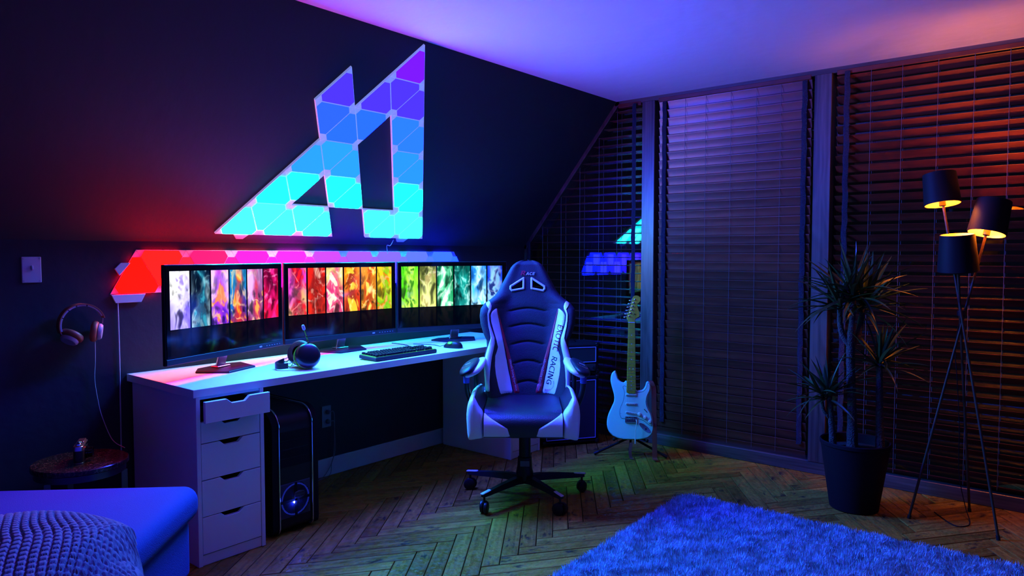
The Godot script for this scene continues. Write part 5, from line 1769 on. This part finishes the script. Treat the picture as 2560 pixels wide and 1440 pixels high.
	var lp := smooth3([Vector3(-0.012, 0.10, 0.012), Vector3(-0.020, 0.05, 0.03), Vector3(-0.012, 0.008, 0.04), Vector3(0.01, 0.004, 0.05)], 6)
	var nl := lp.size() - 1
	m.grid(2, nl, func(u: float, v: float) -> Vector3:
		var p: Vector3 = lp[int(round(v * nl))]
		return p + Vector3((u - 0.5) * 0.020, 0, 0.0012), true)
	m.grid(2, nl, func(u: float, v: float) -> Vector3:
		var p: Vector3 = lp[int(round(v * nl))]
		return p + Vector3((u - 0.5) * 0.020, 0, -0.0012))
	put("safety_strap", m, sm, t, 60)

# ---------------------------------------------------------------- plant, lamp, rug, sofa
func leaf_mesh(length: float, width: float, droop: float, sd: int) -> ArrayMesh:
	var m := MB.new()
	var n := 9
	var pts := []
	for i in n + 1:
		var f := float(i) / n
		var w := width * 0.5 * pow(sin(PI * clampf(0.10 + f * 0.90, 0.0, 1.0)), 0.75) * (1.0 - 0.35 * f)
		if i == n: w = 0.0004
		var z := length * (f - 0.10 * droop * f * f)
		var y := -droop * length * f * f * 0.9
		pts.append([Vector3(-w, y + w * 0.55, z), Vector3(0, y, z), Vector3(w, y + w * 0.55, z)])
	for i in n:
		for k in 2:
			m.quad(pts[i][k], pts[i + 1][k], pts[i + 1][k + 1], pts[i][k + 1])
			var o := Vector3(0, -0.0007, 0)
			m.quad(pts[i][k] + o, pts[i][k + 1] + o, pts[i + 1][k + 1] + o, pts[i + 1][k] + o)
	return m.mesh(50)

func plant() -> void:
	var t := thing("potted_plant", "tall spiky-leaved plant with bare stems in a dark pot beside the floor lamp", "plant", Vector3(-0.473, 0, 2.534), -76.6)
	var cx := -0.012
	var at := Transform3D(Basis(), Vector3(cx, 0, 0))
	var m := MB.new()
	m.lathe([Vector2(0, 0.0), Vector2(0.110, 0.0), Vector2(0.115, 0.004), Vector2(0.162, 0.326), Vector2(0.167, 0.330), Vector2(0.168, 0.346), Vector2(0.163, 0.350), Vector2(0.156, 0.346), Vector2(0.152, 0.300), Vector2(0, 0.298)], 48, at)
	put("pot", m, mat(lin(0.014, 0.008, 0.009), 0.6), t, 35)
	t.get_node("pot").material_override.metallic_specular = 0.2
	m = MB.new()
	m.lathe([Vector2(0.153, 0.300), Vector2(0.1, 0.312), Vector2(0.0, 0.318)], 32, at)
	put("soil", m, bumpy(mat(lin(0.012, 0.009, 0.007), 0.95), noise_tex(0.06, 256, true, 10.0, 4), 1.5, 8.0), t, 60)
	var bark := bumpy(mat(lin(0.045, 0.034, 0.024), 0.8), noise_tex(0.05, 256, true, 12.0, 3, FastNoiseLite.TYPE_CELLULAR, 6), 1.4, 9.0)
	var trunk := func(p: Array, r: Array) -> void:
		var b := MB.new()
		var q := smooth3(p, 8)
		var rr := []
		for i in q.size(): rr.append(lerp_at(range(r.size()), r, float(i) / (q.size() - 1) * (r.size() - 1)) * (1.0 + 0.05 * sin(i * 1.9)))
		b.tube(q, rr, 14)
		put("trunk", b, bark, t, 60)
	var a := Vector3(-0.095, 1.035, 0.02)
	var b := Vector3(-0.034, 1.090, 0.03)
	var c := Vector3(0.012, 1.030, -0.02)
	trunk.call([Vector3(-0.024, 0.30, 0.02), Vector3(-0.030, 0.50, 0.018), Vector3(-0.040, 0.72, 0.02), Vector3(-0.042, 0.859, 0.02), Vector3(-0.038, 0.95, 0.025), b], [0.030, 0.022, 0.021, 0.021, 0.015, 0.012])
	trunk.call([Vector3(-0.046, 0.835, 0.02), Vector3(-0.080, 0.885, 0.02), Vector3(-0.093, 0.95, 0.02), a], [0.017, 0.015, 0.014, 0.012])
	trunk.call([Vector3(-0.038, 0.835, 0.02), Vector3(-0.012, 0.875, 0.0), Vector3(0.000, 0.95, -0.015), c], [0.017, 0.015, 0.014, 0.012])
	trunk.call([Vector3(0.103, 0.30, -0.02), Vector3(0.098, 0.42, -0.025), Vector3(0.094, 0.58, -0.025), Vector3(0.090, 0.745, -0.02)], [0.026, 0.018, 0.017, 0.014])
	trunk.call([Vector3(-0.112, 0.30, 0.03), Vector3(-0.120, 0.40, 0.03), Vector3(-0.128, 0.50, 0.03), Vector3(-0.140, 0.580, 0.03)], [0.020, 0.016, 0.015, 0.012])
	trunk.call([Vector3(-0.124, 0.45, 0.03), Vector3(-0.158, 0.49, 0.04), Vector3(-0.168, 0.54, 0.04), Vector3(-0.172, 0.575, 0.04)], [0.010, 0.009, 0.008, 0.007])
	var greens := []
	for g in [[0.020, 0.052, 0.010], [0.028, 0.060, 0.010], [0.016, 0.042, 0.012], [0.050, 0.062, 0.012]]:
		var lm := mat(lin(g[0], g[1], g[2]), 0.38)
		lm.backlight_enabled = true
		lm.backlight = Color(0.16, 0.24, 0.05)
		greens.append(lm)
	var shapes := []
	for k in 10: shapes.append(leaf_mesh(0.30, 0.026 + 0.003 * (k % 3), [0.05, 0.12, 0.2, 0.3, 0.42, 0.08, 0.15, 0.25, 0.35, 0.5][k], k))
	# crowns: tip, number of leaves, size, lean
	for cr in [[a, 30, 0.98, Vector3(-0.25, 1, 0.1)], [b, 36, 1.10, Vector3(0.0, 1, 0.1)], [c, 32, 1.08, Vector3(0.28, 1, 0)], [Vector3(0.090, 0.745, -0.02), 34, 0.92, Vector3(0.18, 1, 0)], [Vector3(-0.140, 0.580, 0.03), 26, 0.86, Vector3(-0.15, 1, 0)], [Vector3(-0.172, 0.575, 0.04), 16, 0.74, Vector3(-0.5, 1, 0.1)]]:
		var up: Vector3 = cr[3].normalized()
		var side := up.cross(Vector3.FORWARD).normalized()
		var base := Basis(side, up, side.cross(up))
		for k in int(cr[1]):
			var f := (k + 0.5) / float(cr[1])
			var el := deg_to_rad(lerpf(84.0, 2.0, pow(f, 0.85)) + rng.randf_range(-6, 6))
			var az := k * 2.39996 + rng.randf_range(-0.25, 0.25)
			var idx := int(clampf(f * 5.0 + rng.randf_range(-0.6, 0.6), 0, 4)) + (5 if rng.randf() < 0.5 else 0)
			var o := put("leaf", shapes[idx], greens[rng.randi() % 4], t)
			var s: float = cr[2] * rng.randf_range(0.82, 1.08) * lerpf(0.86, 1.0, sin(PI * f))
			o.transform = Transform3D(base * Basis(Vector3.UP, az) * Basis(Vector3.RIGHT, -el) * Basis(Vector3(0, 0, 1), rng.randf_range(-0.3, 0.3)) * Basis.from_scale(Vector3(s, s, s)), cr[0] + up * rng.randf_range(-0.035, 0.012))

func floor_lamp() -> void:
	var t := thing("floor_lamp", "tripod floor lamp with three dark cone shades glowing amber inside", "lamp", Vector3(-0.385, 0, 2.966), -82.9)
	var amber := Color(1.0, 0.52, 0.13)
	var shade_out := mat(lin(0.009, 0.008, 0.008), 0.6)
	shade_out.metallic_specular = 0.25
	var brass := mat(lin(0.06, 0.032, 0.012), 0.5, 0.3)
	var shades := [   # lower ring centre, upper ring centre, lower r, upper r, pole foot, open upwards
		[Vector3(-0.028, 1.213, 0.045), Vector3(-0.035, 1.386, 0.066), 0.086, 0.072, Vector3(0.049, 0.0, -0.217), true, 0.10],
		[Vector3(-0.100, 1.537, -0.045), Vector3(-0.118, 1.686, -0.065), 0.080, 0.072, Vector3(0.158, 0.0, 0.145), false, 0.22],
		[Vector3(0.081, 1.392, -0.030), Vector3(0.109, 1.546, -0.062), 0.081, 0.072, Vector3(-0.203, 0.0, 0.06), false, 0.46]]
	for s in shades:
		var lo: Vector3 = s[0]
		var hi: Vector3 = s[1]
		var ax := (hi - lo).normalized()
		var sx := ax.cross(Vector3.BACK).normalized()
		var f := Transform3D(Basis(sx, ax, sx.cross(ax)), lo)
		var h := (hi - lo).length()
		# pole: floor to the shade
		var m := MB.new()
		var top: Vector3 = lo - ax * 0.0 if s[5] else lo + ax * 0.05
		m.tube([s[4] + Vector3(0, 0.002, 0), top], 0.0062, 10)
		put("pole", m, brass, t, 60)
		m = MB.new()
		m.tube([s[4] + Vector3(0, 0.0, 0), (s[4] as Vector3).lerp(top, 0.012)], 0.0085, 12)
		put("foot", m, M.black, t, 60)
		var prof := []
		var r0: float = s[2]
		var r1: float = s[3]
		if s[5]: prof = [Vector2(0, 0.0), Vector2(r0 - 0.004, 0.0), Vector2(r0, 0.004), Vector2(r1, h), Vector2(r1 - 0.002, h + 0.001)]
		else: prof = [Vector2(r0 - 0.002, -0.001), Vector2(r0, 0.0), Vector2(r1, h), Vector2(r1 - 0.002, h + 0.001)]
		m = MB.new()
		m.lathe(prof, 40, f)
		var sh := put("shade", m, shade_out, t, 35)
		prof.reverse()
		var inner := []
		for p in prof: inner.append(Vector2(maxf(p.x - 0.003, 0.0), clampf(p.y, 0.004 if s[5] else -0.001, h + 0.001)))
		m = MB.new()
		m.lathe(inner, 40, f)
		put("shade_lining", m, mat(lin(0.80, 0.58, 0.22), 0.45), sh, 35)
		m = MB.new()
		m.lathe([Vector2(0, 0.0), Vector2(0.017, 0.0), Vector2(0.017, 0.04), Vector2(0.0, 0.042)] if s[5] else [Vector2(0, -0.012), Vector2(0.015, -0.012), Vector2(0.015, 0.022), Vector2(0, 0.024)], 16, f * Transform3D(Basis(), Vector3(0, 0.004, 0)))
		put("socket", m, brass, t, 40)
		m = MB.new()
		var by := 0.085 if s[5] else 0.060
		m.ball(Vector3(0, by, 0), Vector3(0.024, 0.030, 0.024), f, 18, 12)
		put("bulb", m, glow(lin(1.0, 0.55, 0.13), 9.0), t, 60)
		omni(t, f * Vector3(0, by, 0), amber, LAMP * s[6], 0.02)
	var m := MB.new()
	m.lathe([Vector2(0.0, -0.012), Vector2(0.019, -0.012), Vector2(0.019, 0.012), Vector2(0, 0.012)], 16, Transform3D(Basis(), Vector3(-0.009, 1.014, 0.0)))
	put("clamp", m, M.black, t, 40)
	m = MB.new()
	m.tube(smooth3([Vector3(-0.012, 1.0, -0.02), Vector3(-0.03, 0.85, -0.03), Vector3(-0.02, 0.70, -0.04), Vector3(-0.005, 0.45, -0.12), Vector3(0.0, 0.20, -0.16), Vector3(0.03, 0.05, -0.12), Vector3(0.05, 0.004, -0.03), Vector3(0.03, 0.003, 0.04), Vector3(-0.02, 0.003, 0.05), Vector3(-0.10, 0.003, -0.1)], 6), 0.0024, 6)
	put("lamp_lead", m, M.matt_black, t, 60)

func rug() -> void:
	var t := thing("rug", "thick shaggy pale rug lying on the wooden floor at the lower right", "rug", Vector3(-0.91, 0, 1.79), 0)
	var e1 := Vector3(-1, 0, 0.035).normalized()
	var e2 := Vector3(0.035, 0, 1).normalized()
	var m := MB.new()
	var W := 2.3
	var D := 2.2
	var c := [Vector3.ZERO, e1 * W, e1 * W + e2 * D, e2 * D]
	var up := Vector3(0, 0.010, 0)
	var o: Vector3 = (c[0] + c[2]) / 2 + up / 2
	for i in 4: m.cquad(c[i], c[(i + 1) % 4], c[(i + 1) % 4] + up, c[i] + up, o)
	m.cquad(c[0] + up, c[1] + up, c[2] + up, c[3] + up, o)
	m.cquad(c[0], c[1], c[2], c[3], o)
	put("backing", m, mat(lin(0.30, 0.30, 0.36), 0.95), t, 0)
	var tuft := MB.new()
	for k in 7:
		var a := k * 2.4
		var base := Vector3(cos(a), 0, sin(a)) * (0.0035 if k else 0.0)
		var lean := Vector3(cos(a + 0.4), 0, sin(a + 0.4)) * 0.010 + Vector3(0.004, 0, 0.004)
		var s := Vector3(-sin(a * 1.7), 0, cos(a * 1.7)) * 0.0016
		var h := 0.026 + 0.006 * sin(k * 2.1)
		var p0 := base
		var p1 := base + lean * 0.45 + Vector3(0, h * 0.62, 0)
		var p2 := base + lean + Vector3(0, h, 0)
		tuft.quad(p0 - s, p0 + s, p1 + s * 0.9, p1 - s * 0.9)
		tuft.tri(p1 - s * 0.9, p1 + s * 0.9, p2)
		tuft.quad(p0 + s, p0 - s, p1 - s * 0.9, p1 + s * 0.9)
		tuft.tri(p1 + s * 0.9, p1 - s * 0.9, p2)
	var mm := MultiMesh.new()
	mm.transform_format = MultiMesh.TRANSFORM_3D
	mm.use_colors = true
	mm.mesh = tuft.mesh(0)
	var clump := FastNoiseLite.new()
	clump.seed = 4
	clump.frequency = 9.0
	clump.fractal_octaves = 2
	var spots := []
	var step := 0.0088
	var eye := Vector2(-4.36, 3.46)
	var ahead := Vector2(cos(deg_to_rad(39.55)), -sin(deg_to_rad(39.55)))
	for j in int(D / step):
		for i in int(W / step):
			var u := i * step + rng.randf_range(-0.5, 0.5) * step
			var v := j * step + rng.randf_range(-0.5, 0.5) * step
			var cu := 0.05
			if u < cu and v < cu and Vector2(cu - u, cu - v).length() > cu: continue
			var p := e1 * u + e2 * v
			var w := Vector2(p.x - 0.91, p.z + 1.79) - eye
			var depth := w.dot(ahead)
			if depth < 1.75 or absf(w.dot(Vector2(-ahead.y, ahead.x))) > depth * 0.80 + 0.1: continue
			spots.append(p)
	mm.instance_count = spots.size()
	for k in spots.size():
		var p: Vector3 = spots[k]
		var n := clump.get_noise_2d(p.x * 1.0, p.z * 1.0)
		var n2 := clump.get_noise_2d(p.x * 0.35 + 40.0, p.z * 0.35)
		var tilt := Basis(Vector3(n, 0, n2).normalized() if absf(n) + absf(n2) > 0.01 else Vector3.RIGHT, 0.55 * absf(n) + 0.25)
		var s := rng.randf_range(0.8, 1.2) * (1.0 + 0.25 * n)
		mm.set_instance_transform(k, Transform3D(tilt * Basis(Vector3.UP, rng.randf() * TAU) * Basis.from_scale(Vector3(s, s, s)), p + Vector3(0, 0.009, 0)))
		var g := rng.randf_range(0.75, 1.15) * (1.0 + 0.3 * n)
		mm.set_instance_color(k, Color(0.50 * g, 0.66 * g, 0.74 * g))
	var pile := MultiMeshInstance3D.new()
	pile.name = "pile"
	pile.multimesh = mm
	var pm := mat(Color.WHITE, 0.8)
	pm.vertex_color_use_as_albedo = true
	pile.material_override = pm
	pile.set_meta("kind", "stuff")
	t.add_child(pile, true)

func round_slab(w: float, d: float, y0: float, y1: float, r: float, e: float, crown := 0.0) -> MB:   # a cushion: rounded in plan and along its edges; corner at the origin, +x and +z
	var m := MB.new()
	var ring := func(inset: float, y: float) -> Array:
		var out := []
		var rr := maxf(r - inset, 0.004)
		for q in 4:
			var cxz := Vector2(rr + inset if q in [1, 2] else w - rr - inset, d - rr - inset if q in [0, 1] else rr + inset)
			for k in 9:
				var a := PI / 2 * (q + k / 8.0)
				out.append(Vector3(cxz.x + cos(a) * rr, y, cxz.y + sin(a) * rr))
		return out
	var rings := []
	for k in 7:
		var a := PI / 2 * k / 6.0
		rings.append(ring.call(e * (1.0 - sin(a)), y0 + e * (1.0 - cos(a))))
	for k in range(0, 7):
		var a := PI / 2 * k / 6.0
		rings.append(ring.call(e * (1.0 - cos(a)), y1 - e * (1.0 - sin(a))))
	for k in range(1, 6):
		rings.append(ring.call(e + k * minf(w, d) * 0.06, y1 + crown * sin(PI / 2 * k / 5.0)))
	var n: int = rings[0].size()
	for j in rings.size() - 1:
		for i in n:
			var i2 := (i + 1) % n
			m.quad(rings[j][i], rings[j + 1][i], rings[j + 1][i2], rings[j][i2])
	var top: Array = rings[-1]
	var bot: Array = rings[0]
	var tc := Vector3(w / 2, top[0].y, d / 2)
	var bc := Vector3(w / 2, bot[0].y, d / 2)
	for i in n:
		m.tri(tc, top[(i + 1) % n], top[i])
		m.tri(bc, bot[i], bot[(i + 1) % n])
	return m

func sofa() -> void:
	# local x runs along the right-hand edge towards the viewer, local z along the far edge away to the left
	var ax := Vector3(-0.7185, 0, 0.6955)
	var az := Vector3(-0.6955, 0, -0.7185)
	var t := thing("sofa", "blue upholstered sofa end with a thick overhanging seat cushion at the lower left", "sofa", Vector3(-3.105, 0, 0.955))
	t.basis = Basis(ax, Vector3.UP, az)
	put("seat_cushion", round_slab(1.25, 0.98, 0.335, 0.462, 0.05, 0.052, 0.006), M.sofa, t, 60)
	var b := put("base", round_slab(1.20, 0.93, 0.135, 0.350, 0.05, 0.03), M.sofa, t, 60)
	b.position = Vector3(0.025, 0, 0.025)
	for p in [[0.10, 0.10], [1.12, 0.10], [0.10, 0.85], [1.12, 0.85]]:
		var m := MB.new()
		m.lathe([Vector2(0, 0), Vector2(0.016, 0), Vector2(0.022, 0.137), Vector2(0, 0.137)], 14, Transform3D(Basis(), Vector3(p[0], 0, p[1])))
		put("leg", m, M.black, t)
	var o := MeshInstance3D.new()
	o.name = "throw_blanket"
	var m := MB.new()
	# a bunched blanket; domed, with a raised waffle weave
	var d1 := Vector2(0.81, -0.58)
	var d2 := Vector2(0.58, 0.81)
	var nu := 420
	var nv := 34
	var cell := 0.0245
	m.grid(nu * 1, 110, func(u: float, v: float) -> Vector3:
		var a := TAU * u
		var rho := v
		var x := 0.86 + cos(a) * 0.50 * rho
		var z := 0.27 + sin(a) * 0.37 * rho
		var wob := 0.05 * sin(a * 3.0 + 0.6) + 0.03 * sin(a * 5.0)
		x += cos(a) * wob * 0.2 * rho
		z += sin(a) * wob * 0.2 * rho
		var rim := 0.452 if z > 0.03 else lerpf(0.452, 0.30, clampf((0.03 - z) / 0.05, 0.0, 1.0))
		var y := rim + (0.565 - rim) * pow(maxf(0.0, 1.0 - pow(rho, 3.4)), 0.62) + 0.010 * sin(x * 9.0 + 1.0) * (1.0 - rho)
		var arc := rho * 0.44 + (0.565 - y) * 0.8
		var flat := Vector2(0.86 + cos(a) * arc, 0.27 + sin(a) * arc)
		var p := flat.dot(d1) / cell
		var q := flat.dot(d2) / cell
		var k := smoothstep(0.0, 0.55, absf(sin(PI * p))) * smoothstep(0.0, 0.6, absf(sin(PI * q)))
		var nrm := Vector3(cos(a) * pow(rho, 4.0), 1.0 - 0.6 * pow(rho, 4.0), sin(a) * pow(rho, 4.0)).normalized()
		return Vector3(x, y, z) + nrm * 0.0075 * k, true)
	o.mesh = m.mesh(70)
	o.material_override = bumpy(mat(lin(0.15, 0.12, 0.17), 0.9), noise_tex(0.2, 128, true, 6.0, 1), 0.2, 16.0)
	o.transform = t.transform
	tag(o, "purplish waffle-knit throw blanket bunched on the end of the blue sofa", "blanket")
	add_child(o, true)
